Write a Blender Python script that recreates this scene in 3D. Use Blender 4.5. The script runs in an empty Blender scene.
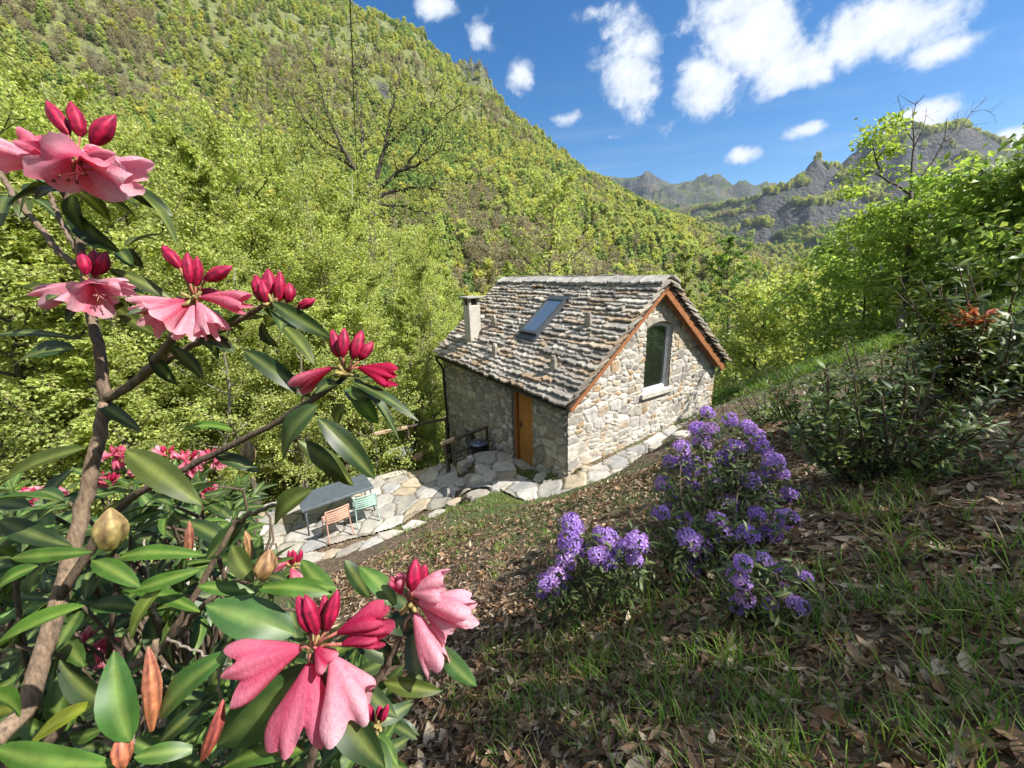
import bpy, math, random
import numpy as np
from mathutils import Vector, Matrix
R_ = math.radians
scene = bpy.context.scene
col = scene.collection

# ------------------------------------------------------------------ camera
FPX = 382.88
CF = np.array([0, 0.95946797, -0.28181768])
CR = np.array([0.99946991, -0.00917486, -0.03123645])
CU = np.array([0.03255601, 0.2816683, 0.95895937])
cd = bpy.data.cameras.new('camera')
cam = bpy.data.objects.new('camera', cd)
col.objects.link(cam)
cam.matrix_world = Matrix(((CR[0], CU[0], -CF[0], 0), (CR[1], CU[1], -CF[1], 0), (CR[2], CU[2], -CF[2], 0), (0, 0, 0, 1)))
cd.sensor_width = 36.0
cd.lens = FPX / 1024 * 36
cd.clip_start = 0.02
cd.clip_end = 20000
scene.camera = cam

def at(px, py, d):
    """world point seen at pixel (px, py) of the photograph, d metres along the view axis"""
    return d * (CF + (px - 512) / FPX * CR - (py - 384) / FPX * CU)

# ------------------------------------------------------------------ sky, sun, exposure
SUN_AZ, SUN_EL = R_(108), R_(48)       # azimuth clockwise from +Y
SUN_DIR = np.array([math.sin(SUN_AZ) * math.cos(SUN_EL), math.cos(SUN_AZ) * math.cos(SUN_EL), math.sin(SUN_EL)])
SUN_STRENGTH = 4.6
SKY_STRENGTH = 0.15
CLOUD = 3.9
scene.view_settings.view_transform = 'Standard'
scene.view_settings.look = 'None'
scene.view_settings.exposure = 1.08
scene.view_settings.gamma = 1.0
scene.view_settings.use_curve_mapping = False

class NT:
    """small node-tree helper"""
    def __init__(s, nt): s.nt = nt; s.n = nt.nodes; s.l = nt.links; s.n.clear()
    def add(s, t, ins=None, **kw):
        n = s.n.new(t)
        for k, v in kw.items(): setattr(n, k, v)
        for k, v in (ins or {}).items():
            if isinstance(v, bpy.types.NodeSocket): s.l.new(v, n.inputs[k])
            else: n.inputs[k].default_value = v
        return n
    def math(s, op, a, b=0.0, c=None, clamp=False):
        d = {0: a, 1: b}
        if c is not None: d[2] = c
        return s.add('ShaderNodeMath', d, operation=op, use_clamp=clamp).outputs[0]
    def vmath(s, op, a, b=(0, 0, 0), out=0):
        return s.add('ShaderNodeVectorMath', {0: a, 1: b}, operation=op).outputs[out]
    def noise(s, vec, scale, detail=4, rough=0.55, dist=0.0, out='Fac'):
        return s.add('ShaderNodeTexNoise', {'Vector': vec, 'Scale': scale, 'Detail': detail, 'Roughness': rough, 'Distortion': dist}).outputs[out]
    def ramp(s, fac, stops, interp='LINEAR'):
        n = s.add('ShaderNodeValToRGB', {0: fac}); r = n.color_ramp; r.interpolation = interp
        while len(r.elements) > 1: r.elements.remove(r.elements[-1])
        r.elements[0].position = stops[0][0]; r.elements[0].color = (*stops[0][1], 1)
        for p, c in stops[1:]:
            e = r.elements.new(p); e.color = (*c, 1)
        return n.outputs[0]
    def mix(s, fac, a, b, blend='MIX'):
        n = s.n.new('ShaderNodeMix'); n.data_type = 'RGBA'; n.blend_type = blend
        for i, v in ((0, fac), (6, a), (7, b)):
            if isinstance(v, bpy.types.NodeSocket): s.l.new(v, n.inputs[i])
            else: n.inputs[i].default_value = v if i == 0 else (*v[:3], 1)
        return n.outputs[2]
    def mapr(s, v, a, b, c=0.0, d=1.0, smooth=True):
        return s.add('ShaderNodeMapRange', {0: v, 1: a, 2: b, 3: c, 4: d}, interpolation_type='SMOOTHSTEP' if smooth else 'LINEAR').outputs[0]

world = bpy.data.worlds.new('World')
scene.world = world
world.use_nodes = True
w = NT(world.node_tree)
sky = w.add('ShaderNodeTexSky', sky_type='NISHITA', sun_disc=False, sun_elevation=SUN_EL, sun_rotation=SUN_AZ, altitude=900.0, air_density=1.0, dust_density=0.4, ozone_density=4.0)
tc = w.add('ShaderNodeTexCoord')
dirv = tc.outputs['Generated']
n1 = w.noise(dirv, 6.5, 9, 0.62, 0.25)
n2 = w.noise(dirv, 24.0, 8, 0.66)
# clouds: (centre azimuth, elevation, half width, half height, tilt, strength), all angles in degrees
def azel(px, py):
    d = at(px, py, 1.0); return math.degrees(math.atan2(d[0], d[1])), math.degrees(math.asin(d[2] / np.linalg.norm(d)))
CLOUDS = [(708, 78, 44, 48, 1.0), (740, 40, 58, 52, 1.0), (785, 72, 52, 30, .9), (730, 10, 60, 30, .85), (820, 75, 30, 15, .6),
          (886, 24, 66, 38, 1.0), (855, 46, 46, 26, .9), (930, 55, 38, 13, .5), (628, 72, 44, 46, 1.05), (642, 48, 30, 22, .9), (620, 105, 18, 14, .6),
          (801, 130, 30, 12, 1.0), (745, 155, 20, 11, .8), (920, 118, 34, 16, .85), (888, 132, 14, 8, .5), (1012, 140, 24, 14, .95), (480, 33, 22, 18, .55), (520, 76, 16, 16, .6),
          (440, 6, 30, 12, .7), (592, 12, 34, 10, .45), (570, 118, 20, 7, .5), (610, 137, 16, 6, .4), (965, 42, 12, 7, .4), (-90, 40, 120, 60, .9), (1250, 60, 90, 40, .9), (1150, 150, 60, 20, .8)]
cov = None; shade = None
UNSEEN = [(100, 62, 24, 14), (150, 40, 26, 16), (190, 55, 26, 18), (-120, 45, 28, 18), (-150, 65, 22, 16), (120, 25, 22, 10), (-80, 60, 24, 14), (170, 20, 26, 9), (30, 68, 20, 11), (-30, 78, 24, 10)]   # unseen clouds added to fill the shade: azimuth, elevation, half sizes in degrees
CLOUDS += [(a_, e_, -rx_, ry_, 1.15) for a_, e_, rx_, ry_ in UNSEEN]
for (px, py, rx, ry, st) in CLOUDS:
    if rx < 0: c = np.array([math.sin(R_(px)) * math.cos(R_(py)), math.cos(R_(px)) * math.cos(R_(py)), math.sin(R_(py))]); sc = 57.3; rx = -rx
    else: c = at(px, py, 1.0); sc = FPX * np.linalg.norm(c); c = c / np.linalg.norm(c)
    t = np.array([c[1], -c[0], 0]); t /= np.linalg.norm(t); up = np.cross(t, c)
    den = w.math('MAXIMUM', w.vmath('DOT_PRODUCT', dirv, tuple(c), 1), 0.05)
    a = w.math('DIVIDE', w.vmath('DOT_PRODUCT', dirv, tuple(t * sc / rx), 1), den)
    b = w.math('DIVIDE', w.vmath('DOT_PRODUCT', dirv, tuple(up * sc / ry), 1), den)
    q = w.math('SUBTRACT', 1.0, w.math('SQRT', w.math('ADD', w.math('MULTIPLY', a, a), w.math('MULTIPLY', b, b))))
    q = w.math('MULTIPLY', w.math('MAXIMUM', q, -1.0), st)
    cov = q if cov is None else w.add('ShaderNodeMath', {0: cov, 1: q, 2: 0.25}, operation='SMOOTH_MAX').outputs[0]
d1 = w.math('ADD', w.math('MULTIPLY', cov, 0.95), w.math('MULTIPLY', w.math('SUBTRACT', n1, 0.5), 2.1))
d1 = w.math('ADD', d1, w.math('MULTIPLY', w.math('SUBTRACT', n2, 0.5), 0.75))
alpha = w.mapr(d1, 0.06, 0.5)
# a long thin veil of cirrus low over the valley
cir = w.noise(w.add('ShaderNodeMapping', {'Vector': dirv, 'Rotation': (0, 0.12, -0.5), 'Scale': (1.2, 3.0, 16.0)}).outputs[0], 2.6, 7, 0.6, 0.4)
sx = w.add('ShaderNodeSeparateXYZ', {0: dirv}).outputs
veil = w.math('MULTIPLY', w.mapr(cir, 0.42, 0.78), w.math('MULTIPLY', w.mapr(sx[2], 0.02, 0.2), w.mapr(sx[2], 0.42, 0.2)))
alpha = w.math('MAXIMUM', alpha, w.math('MULTIPLY', veil, 0.14))
ccol = w.mix(w.mapr(w.math('ADD', d1, w.math('MULTIPLY', w.math('SUBTRACT', n2, .5), .9)), 0.3, 1.25), (0.66, 0.73, 0.84), (1.06, 1.05, 1.03))
skyc = w.add('ShaderNodeHueSaturation', {'Saturation': 1.34, 'Value': .51, 'Color': sky.outputs[0]}).outputs[0]
final = w.mix(alpha, skyc, w.mix(1.0, ccol, (CLOUD, CLOUD, CLOUD), 'MULTIPLY'))
bg = w.add('ShaderNodeBackground', {'Color': final, 'Strength': SKY_STRENGTH})
w.add('ShaderNodeOutputWorld', {0: bg.outputs[0]})
world.cycles.sampling_method = 'MANUAL'
world.cycles.sample_map_resolution = 1024

sl = bpy.data.lights.new('sun', 'SUN')
sl.energy = SUN_STRENGTH; sl.angle = R_(0.5); sl.color = (1.0, 0.955, 0.88)
sun = bpy.data.objects.new('sun', sl); col.objects.link(sun)
sun.rotation_mode = 'QUATERNION'
sun.rotation_quaternion = Vector(SUN_DIR).to_track_quat('Z', 'Y')
scene.cycles.use_denoising = True
scene.cycles.max_bounces = 8
scene.cycles.diffuse_bounces = 3
scene.cycles.glossy_bounces = 3
scene.cycles.transmission_bounces = 6
scene.cycles.volume_bounces = 0
scene.cycles.transparent_max_bounces = 12
scene.cycles.caustics_reflective = False
scene.cycles.caustics_refractive = False

# ------------------------------------------------------------------ helpers
class MB:
    """collects pieces of geometry (with a per-vertex colour) and links them as ONE mesh object"""
    def __init__(s): s.V = []; s.F = []; s.C = []; s.M = []; s.n = 0
    def add(s, V, F, c=(1, 1, 1), m=0):
        V = np.asarray(V, dtype=np.float32).reshape(-1, 3)
        c = np.asarray(c, dtype=np.float32)
        s.C.append(np.broadcast_to(c, (len(V), 3)) if c.ndim == 1 else c)
        s.V.append(V)
        groups = {}
        for f in (F if not isinstance(F, np.ndarray) else [F]):
            if isinstance(f, np.ndarray): 
                f = f.reshape(-1, f.shape[-1]); groups.setdefault(f.shape[1], []).append(f)
            else: groups.setdefault(len(f), []).append(np.array([f]))
        for k, fs in groups.items():
            s.F.append(np.concatenate(fs).astype(np.int64) + s.n); s.M.append(m)
        s.n += len(V)
    def mesh(s, name, mats, smooth=False):
        me = bpy.data.meshes.new(name)
        V = np.concatenate(s.V); C = np.concatenate(s.C)
        me.vertices.add(len(V)); me.vertices.foreach_set('co', V.ravel())
        nl = sum(f.size for f in s.F); nf = sum(len(f) for f in s.F)
        me.loops.add(nl); me.polygons.add(nf)
        me.loops.foreach_set('vertex_index', np.concatenate([f.ravel() for f in s.F]).astype(np.int32))
        tot = np.concatenate([np.full(len(f), f.shape[1], dtype=np.int32) for f in s.F])
        me.polygons.foreach_set('loop_start', np.concatenate([[0], np.cumsum(tot)[:-1]]).astype(np.int32))
        me.polygons.foreach_set('material_index', np.concatenate([np.full(len(f), m, dtype=np.int32) for f, m in zip(s.F, s.M)]))
        me.polygons.foreach_set('use_smooth', np.full(nf, smooth))
        at_ = me.attributes.new('Col', 'FLOAT_COLOR', 'POINT')
        at_.data.foreach_set('color', np.concatenate([C, np.ones((len(C), 1), np.float32)], 1).astype(np.float32).ravel())
        for m in (mats if isinstance(mats, (list, tuple)) else [mats]): me.materials.append(m)
        me.update(calc_edges=True); me.validate()
        return me
    def build(s, name, mats, parent=None, smooth=False):
        o = bpy.data.objects.new(name, s.mesh(name, mats, smooth)); col.objects.link(o)
        if parent is not None: o.parent = parent
        return o

def tag(o, label=None, cat=None, group=None, kind=None):
    if label: o['label'] = label
    if cat: o['category'] = cat
    if group: o['group'] = group
    if kind: o['kind'] = kind
    return o
def empty(name, loc, label, cat, group=None, rz=0.0):
    o = bpy.data.objects.new(name, None); col.objects.link(o)
    o.location = Vector(tuple(float(x) for x in loc)); o.rotation_euler = (0, 0, rz); o.empty_display_size = 0.2
    return tag(o, label, cat, group)
def children(o): return [c for c in col.objects if c.parent is o]
def copy_tree(o, loc, rz=0.0, scale=1.0, label=None):
    kids = children(o)
    r = o.copy(); col.objects.link(r)
    r.location = Vector(tuple(float(x) for x in loc)); r.rotation_euler = (0, 0, rz); r.scale = (scale, scale, scale) if not isinstance(scale, tuple) else scale
    if label: r['label'] = label
    for k in kids:
        gk = children(k)
        c = k.copy(); col.objects.link(c); c.parent = r
        for g in gk:
            d = g.copy(); col.objects.link(d); d.parent = c
    return r

def unit(v):
    v = np.asarray(v, float); n = np.linalg.norm(v, axis=-1, keepdims=True); return v / np.maximum(n, 1e-9)
def frame(d):
    d = unit(d); a = np.array([0, 0, 1.0]) if abs(d[2]) < .9 else np.array([1.0, 0, 0])
    x = unit(np.cross(a, d)); return x, np.cross(d, x), d
def tube(path, rad, n=6, cap=True):
    P = np.asarray(path, float); rad = np.broadcast_to(np.asarray(rad, float), (len(P),))
    T = unit(np.gradient(P, axis=0)); x, y, _ = frame(T[0]); V = []
    for i in range(len(P)):
        x = x - T[i] * (x @ T[i]); x = unit(x); y = np.cross(T[i], x)
        a = np.arange(n) * 2 * math.pi / n
        V.append(P[i] + rad[i] * (np.cos(a)[:, None] * x + np.sin(a)[:, None] * y))
    V = np.concatenate(V); F = []
    i = np.arange(len(P) - 1)[:, None] * n; j = np.arange(n)[None, :]; k = (j + 1) % n
    F.append(np.stack([i + j, i + k, i + n + k, i + n + j], -1).reshape(-1, 4))
    if cap: F += [list(range(n))[::-1], [len(V) - n + q for q in range(n)]]
    return V, F
def smooth_path(pts, n=16):
    """Catmull-Rom through points"""
    P = np.asarray(pts, float)
    if len(P) < 3: return np.array([P[0] + (P[-1] - P[0]) * t for t in np.linspace(0, 1, n)])
    Q = np.concatenate([[2 * P[0] - P[1]], P, [2 * P[-1] - P[-2]]]); out = []
    for t in np.linspace(0, len(P) - 1 - 1e-6, n):
        i = int(t); f = t - i; a, b, c, d = Q[i:i + 4]
        out.append(.5 * (2 * b + (c - a) * f + (2 * a - 5 * b + 4 * c - d) * f * f + (3 * b - a - 3 * c + d) * f ** 3))
    return np.array(out)
def box(x0, x1, y0, y1, z0, z1, bev=0.0):
    """box, bevelled on its edges by an inset (24 corner vertices)"""
    if bev <= 0:
        V = [(x, y, z) for z in (z0, z1) for y in (y0, y1) for x in (x0, x1)]
        return np.array(V, float), [[0, 2, 3, 1], [4, 5, 7, 6], [0, 1, 5, 4], [2, 6, 7, 3], [0, 4, 6, 2], [1, 3, 7, 5]]
    b = bev; V = []; idx = {}
    for sx_ in (0, 1):
        for sy in (0, 1):
            for sz in (0, 1):
                c = np.array([(x0, x1)[sx_], (y0, y1)[sy], (z0, z1)[sz]], float); s3 = np.array([1 - 2 * sx_, 1 - 2 * sy, 1 - 2 * sz])
                for ax in range(3):
                    o = b * s3; o[ax] = 0; idx[(sx_, sy, sz, ax)] = len(V); V.append(c + o)
    F = []
    for ax in range(3):
        o1, o2 = [k for k in range(3) if k != ax]
        for s in (0, 1):
            q = []
            for (p1, p2) in ((0, 0), (1, 0), (1, 1), (0, 1)):
                k = [0, 0, 0]; k[ax] = s; k[o1] = p1; k[o2] = p2; q.append(idx[(*k, ax)])
            F.append(q)
        for p1 in (0, 1):
            for p2 in (0, 1):
                k0 = [0, 0, 0]; k0[o1] = p1; k0[o2] = p2; k1 = list(k0); k1[ax] = 1
                F.append([idx[(*k0, o1)], idx[(*k1, o1)], idx[(*k1, o2)], idx[(*k0, o2)]])
    for s in [(a, b_, c) for a in (0, 1) for b_ in (0, 1) for c in (0, 1)]: F.append([idx[(*s, 0)], idx[(*s, 1)], idx[(*s, 2)]])
    return np.array(V), F
def bar(p, q, wx, wy, up=(0, 0, 1), bev=0.0):
    """rectangular bar from p to q"""
    p, q = np.asarray(p, float), np.asarray(q, float); d = unit(q - p); L = np.linalg.norm(q - p)
    x = np.cross(d, up); x = unit(x) if np.linalg.norm(x) > 1e-4 else np.array([1.0, 0, 0]); y = np.cross(x, d)
    V, F = box(-wx / 2, wx / 2, -wy / 2, wy / 2, 0, L, bev)
    return p + V[:, :1] * x + V[:, 1:2] * y + V[:, 2:] * d, F

# value noise for shaping terrain and scattering
def hash2(ix, iy, seed):
    h = (ix * 374761393 + iy * 668265263 + seed * 974634777) & 0xFFFFFFFF
    h = ((h ^ (h >> 13)) * 1274126177) & 0xFFFFFFFF
    return ((h ^ (h >> 16)) & 0xFFFF) / 65535.0
def vnoise(x, y, seed=0):
    ix = np.floor(x).astype(np.int64); iy = np.floor(y).astype(np.int64); fx = x - ix; fy = y - iy
    fx = fx * fx * fx * (fx * (fx * 6 - 15) + 10); fy = fy * fy * fy * (fy * (fy * 6 - 15) + 10)
    a = hash2(ix, iy, seed); b = hash2(ix + 1, iy, seed); c = hash2(ix, iy + 1, seed); d = hash2(ix + 1, iy + 1, seed)
    return a + (b - a) * fx + (c - a) * fy + (a - b - c + d) * fx * fy
def fbm(x, y, oct=5, seed=0, gain=.5):
    s = 0; amp = 1; tot = 0; x = np.asarray(x, float); y = np.asarray(y, float)
    for k in range(oct):
        s = s + amp * (vnoise(x, y, seed + k * 17) * 2 - 1); tot += amp; amp *= gain
        x, y = x * 1.93 * .8 - y * 1.93 * .6 + 11.3, x * 1.93 * .6 + y * 1.93 * .8 - 7.1
    return s / tot
def ridged(x, y, oct=5, seed=0):
    s = 0; amp = 1; tot = 0; x = np.asarray(x, float); y = np.asarray(y, float)
    for k in range(oct):
        s = s + amp * (1 - np.abs(vnoise(x, y, seed + k * 31) * 2 - 1)) ** 2; tot += amp; amp *= .5
        x, y = x * 1.93 * .8 - y * 1.93 * .6 + 3.7, x * 1.93 * .6 + y * 1.93 * .8 + 5.9
    return s / tot
def sstep(a, b, x):
    t = np.clip((x - a) / (b - a), 0, 1); return t * t * (3 - 2 * t)
# ------------------------------------------------------------------ materials
def mat(name):
    m = bpy.data.materials.new(name); m.use_nodes = True
    return m, NT(m.node_tree)
def finish(t, bsdf, disp=None):
    o = t.add('ShaderNodeOutputMaterial', {0: bsdf})
    if disp is not None: t.l.new(disp, o.inputs[2])
def vcol(t): return t.add('ShaderNodeAttribute', attribute_name='Col').outputs['Color']
def bump(t, h, strength=.5, dist=.02):
    return t.add('ShaderNodeBump', {'Height': h, 'Strength': strength, 'Distance': dist}).outputs[0]
def principled(t, color, rough=.7, normal=None, **kw):
    ins = {'Base Color': color if isinstance(color, bpy.types.NodeSocket) else (*color, 1), 'Roughness': rough}
    if normal is not None: ins['Normal'] = normal
    ins.update(kw)
    return t.add('ShaderNodeBsdfPrincipled', ins).outputs[0]
def texco(t): return t.add('ShaderNodeTexCoord').outputs['Object']

def leaf_mat(name, rough=.5, trans=.4, tint=(1, 1, 1), spec=.4, var=.25, inst=0.0, ncol=None, back=None, through=(1.25, 1.2, .75), veins=0.0):
    """leaf: vertex colour x small procedural variation, part of the light passes through"""
    m, t = mat(name)
    c = vcol(t)
    c = t.mix(1.0, c, tint, 'MULTIPLY')
    if inst:
        rnd = t.add('ShaderNodeObjectInfo').outputs['Random']
        c = t.add('ShaderNodeHueSaturation', {'Hue': t.mapr(rnd, 0, 1, .5 - inst * .012, .5 + inst * .05, False), 'Saturation': t.mapr(rnd, 0, 1, 1.0, .8, False), 'Value': t.mapr(t.math('FRACT', t.math('MULTIPLY', rnd, 7.31)), 0, 1, 1 - inst * .3, 1 + inst * .3, False), 'Color': c}).outputs[0]
    if back is not None:          # age spots and yellowing, at their own scale
        sp_ = t.noise(texco(t), 140, 4, .7); c = t.mix(t.math('MULTIPLY', t.mapr(sp_, .58, .72), .55), c, t.mix(1.0, c, (1.9, 1.35, .8), 'MULTIPLY')); c = t.mix(t.math('MULTIPLY', t.mapr(t.noise(texco(t), 420, 2), .68, .74), .7), c, (.07, .04, .02))
    if var:
        nz = t.noise(texco(t), 9.0 if ncol is None else ncol, 3)
        c = t.mix(1.0, c, t.ramp(nz, [(.3, (1 - var,) * 3), (.7, (1 + var,) * 3)]), 'MULTIPLY')
    tcol = t.mix(1.0, c, through, 'MULTIPLY')
    nrm = None
    if veins:                     # fine crinkles in thin petals
        vn = t.noise(t.add('ShaderNodeMapping', {'Vector': texco(t), 'Scale': (1, 1, .45)}).outputs[0], veins, 4, .6, 1.2)
        c = t.mix(1.0, c, t.ramp(vn, [(.33, (.9, .8, .84)), (.5, (1, 1, 1)), (.7, (1.08, 1.12, 1.1))]), 'MULTIPLY'); nrm = bump(t, vn, .6, .0025)
    b = principled(t, c, rough, nrm, **{'Specular IOR Level': spec})
    if back is not None:
        geo = t.add('ShaderNodeNewGeometry').outputs['Backfacing']
        b = principled(t, t.mix(geo, c, t.mix(1.0, c, back, 'MULTIPLY')), rough, **{'Specular IOR Level': spec})
    tr = t.add('ShaderNodeBsdfTranslucent', {0: tcol}).outputs[0]
    finish(t, t.add('ShaderNodeMixShader', {0: trans, 1: b, 2: tr}).outputs[0])
    return m

M = {}
M['leaf_spring'] = leaf_mat('spring_leaves', .5, .5, var=.2, ncol=.6)
M['leaf_forest'] = leaf_mat('forest_leaves', .6, .48, var=0, inst=.6)
M['leaf_rhodo'] = leaf_mat('rhododendron_leaves', .44, .22, spec=.38, var=.22, ncol=30, back=(1.5, 1.35, .9))
M['leaf_small'] = leaf_mat('shrub_leaves', .45, .3, spec=.4, var=.15, ncol=12)
M['grass'] = leaf_mat('grass_blades', .5, .4, spec=.3, var=.15, ncol=6)
M['petal'] = leaf_mat('petals', .65, .48, spec=.15, var=.08, ncol=150, through=(1.1, .8, .9), veins=210)
M['bud'] = leaf_mat('flower_buds', .5, .12, spec=.3, var=.3, ncol=120, through=(1.1, .8, .9))
M['dead_leaf'] = leaf_mat('dry_leaves', .65, .15, spec=.25, var=.3, ncol=14)

m, t = mat('bark'); o_ = texco(t)
nz = t.noise(t.add('ShaderNodeMapping', {'Vector': o_, 'Scale': (1, 1, .25)}).outputs[0], 22, 6, .65)
finish(t, principled(t, t.mix(1.0, vcol(t), t.ramp(nz, [(.3, (.45, .42, .4)), (.7, (1.35, 1.3, 1.2))]), 'MULTIPLY'), .85, bump(t, nz, .8, .015)))
M['bark'] = m
m, t = mat('stem_bark'); o_ = texco(t)
nz = t.noise(t.add('ShaderNodeMapping', {'Vector': o_, 'Scale': (1, 1, .3)}).outputs[0], 160, 6, .65)
finish(t, principled(t, t.mix(1.0, vcol(t), t.ramp(nz, [(.3, (.4, .36, .32)), (.7, (1.5, 1.4, 1.25))]), 'MULTIPLY'), .8, bump(t, nz, .8, .003)))
M['stem'] = m

# near ground: soil, rotted litter, moss and thin grass
m, t = mat('slope_ground'); o_ = texco(t); c = t.add('ShaderNodeSeparateColor', {0: vcol(t)}).outputs
n_a = t.noise(o_, 3.2, 6, .65); n_b = t.noise(o_, 26, 6, .7); n_c = t.noise(o_, .9, 4, .6)
vor = t.add('ShaderNodeTexVoronoi', {'Vector': o_, 'Scale': 19.0, 'Randomness': 1.0})
lit = t.ramp(vor.outputs['Color'], [(.15, (.07, .046, .03)), (.45, (.18, .125, .078)), (.7, (.29, .21, .135)), (.92, (.40, .31, .21))])
lit = t.mix(t.mapr(n_b, .4, .62), t.ramp(n_b, [(.2, (.03, .02, .013)), (.6, (.1, .068, .042))]), lit)
green = t.ramp(n_b, [(.25, (.03, .05, .012)), (.55, (.08, .12, .025)), (.8, (.15, .18, .05))])
base = t.mix(t.math('MULTIPLY', t.mapr(t.math('ADD', t.math('MULTIPLY', n_a, .7), t.math('MULTIPLY', c[0], .75)), .52, .85), .85), lit, green)
finish(t, principled(t, base, .9, bump(t, t.math('ADD', vor.outputs['Distance'], t.math('MULTIPLY', n_b, 1.2)), .7, .03)))
M['ground'] = m

# hills: forest floor near, woods and rock far away
m, t = mat('hill_slopes'); o_ = texco(t); c = t.add('ShaderNodeSeparateColor', {0: vcol(t)}).outputs
big = t.noise(o_, .012, 6, .6); mid = t.noise(o_, .06, 6, .62); fine = t.noise(o_, .35, 5, .65)
cell = t.add('ShaderNodeTexVoronoi', {'Vector': o_, 'Scale': .11, 'Randomness': 1.0})
floor_ = t.ramp(fine, [(.3, (.10, .09, .045)), (.55, (.18, .20, .06)), (.75, (.24, .26, .075))])
wood = t.mix(t.mapr(t.math('ADD', big, t.math('MULTIPLY', t.math('SUBTRACT', mid, .5), .8)), .38, .62), (.028, .05, .014), (.095, .125, .026))
wood = t.mix(1.0, wood, t.ramp(cell.outputs['Color'], [(.1, (.55, .55, .55)), (.9, (1.35, 1.35, 1.25))]), 'MULTIPLY')
scrub = t.ramp(mid, [(.3, (.075, .06, .045)), (.7, (.15, .125, .07))])
rock = t.ramp(t.noise(t.add('ShaderNodeMapping', {'Vector': o_, 'Scale': (1, 1, .35)}).outputs[0], .045, 8, .7), [(.3, (.02, .025, .034)), (.5, (.06, .06, .062)), (.75, (.14, .13, .115))])  # rock darkened and blued: the shade on the cliffs is put into its colour
base = t.mix(c[2], floor_, wood)
base = t.mix(c[1], base, scrub)
base = t.mix(c[0], base, rock)
hgt = t.math('ADD', t.math('MULTIPLY', cell.outputs['Distance'], -1.0), t.math('MULTIPLY', mid, 3.0))
finish(t, principled(t, base, .95, bump(t, hgt, .9, t.nt and 6.0)))
M['hills'] = m

# ------------------------------------------------------------------ terrain
def px_azel(px, py):
    d = at(px, py, 1.0); return math.degrees(math.atan2(d[0], d[1])), math.degrees(math.atan2(d[2], math.hypot(d[0], d[1])))
RR = np.array([14, 22, 35, 55, 90, 155, 255, 400], float)
TAB = {-180: [4.8, 8, 13, 20, 28, 40, 55, 70], -120: [-2.7, -3.5, -6, -9, -8, 0, 20, 60], -75: [-7.8, -11, -16, -22, -22, -5, 30, 100],
       -47: [-9, -13, -20, -28, -28, -8, 35, 110], -15: [-8.3, -13, -20, -28, -27, -8, 35, 110], 5: [-6.8, -11, -17, -25, -26, -12, 22, 80],
       20: [-5.4, -9.5, -16, -26, -32, -28, -5, 40], 32: [-4.3, -8, -15, -27, -38, -44, -30, 0], 42: [-2.9, -6.8, -14, -26, -42, -56, -62, -58],
       55: [-1.6, -4.5, -11, -23, -42, -62, -80, -90], 75: [1.8, 2.5, 3, 2, -4, -14, -25, -40], 110: [5.7, 9.7, 15, 22, 30, 40, 50, 60], 180: [4.8, 8, 13, 20, 28, 40, 55, 70]}
TA = np.array(sorted(TAB)); TV = np.array([TAB[a] for a in TA])
SKY_A = [(380, 0), (420, 22), (470, 66), (520, 114), (560, 150), (600, 172), (640, 196), (700, 230), (740, 254), (790, 280), (850, 306), (900, 345)]
SKY_C = [(600, 172), (636, 176), (655, 176), (672, 184), (700, 179), (715, 187), (735, 192), (750, 191), (762, 187), (775, 193), (800, 197), (840, 205), (1000, 230)]
SKY_D = [(560, 330), (640, 236), (672, 216), (700, 207), (720, 203), (742, 205), (762, 199), (785, 195), (802, 181), (815, 176), (826, 180), (842, 170), (852, 158), (872, 149), (890, 144), (906, 138), (920, 137), (940, 130), (962, 125), (985, 132), (1006, 141), (1024, 150), (1100, 170), (1300, 190)]
def sky_tab(lst):
    q = np.array([px_azel(*p) for p in lst]); return q[:, 0], q[:, 1]
aA, eA = sky_tab(SKY_A); aC, eC = sky_tab(SKY_C); aD, eD = sky_tab(SKY_D)
def el_at_y(az, py):
    """elevation at which picture row py (of the photograph, right half) lies; used for ledges of the far hills"""
    return px_azel(512 + 383 * math.tan(R_(max(min(az, 60), -60))) * 1.05, py)[1]
def tn(e): return np.tan(np.radians(e))
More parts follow.
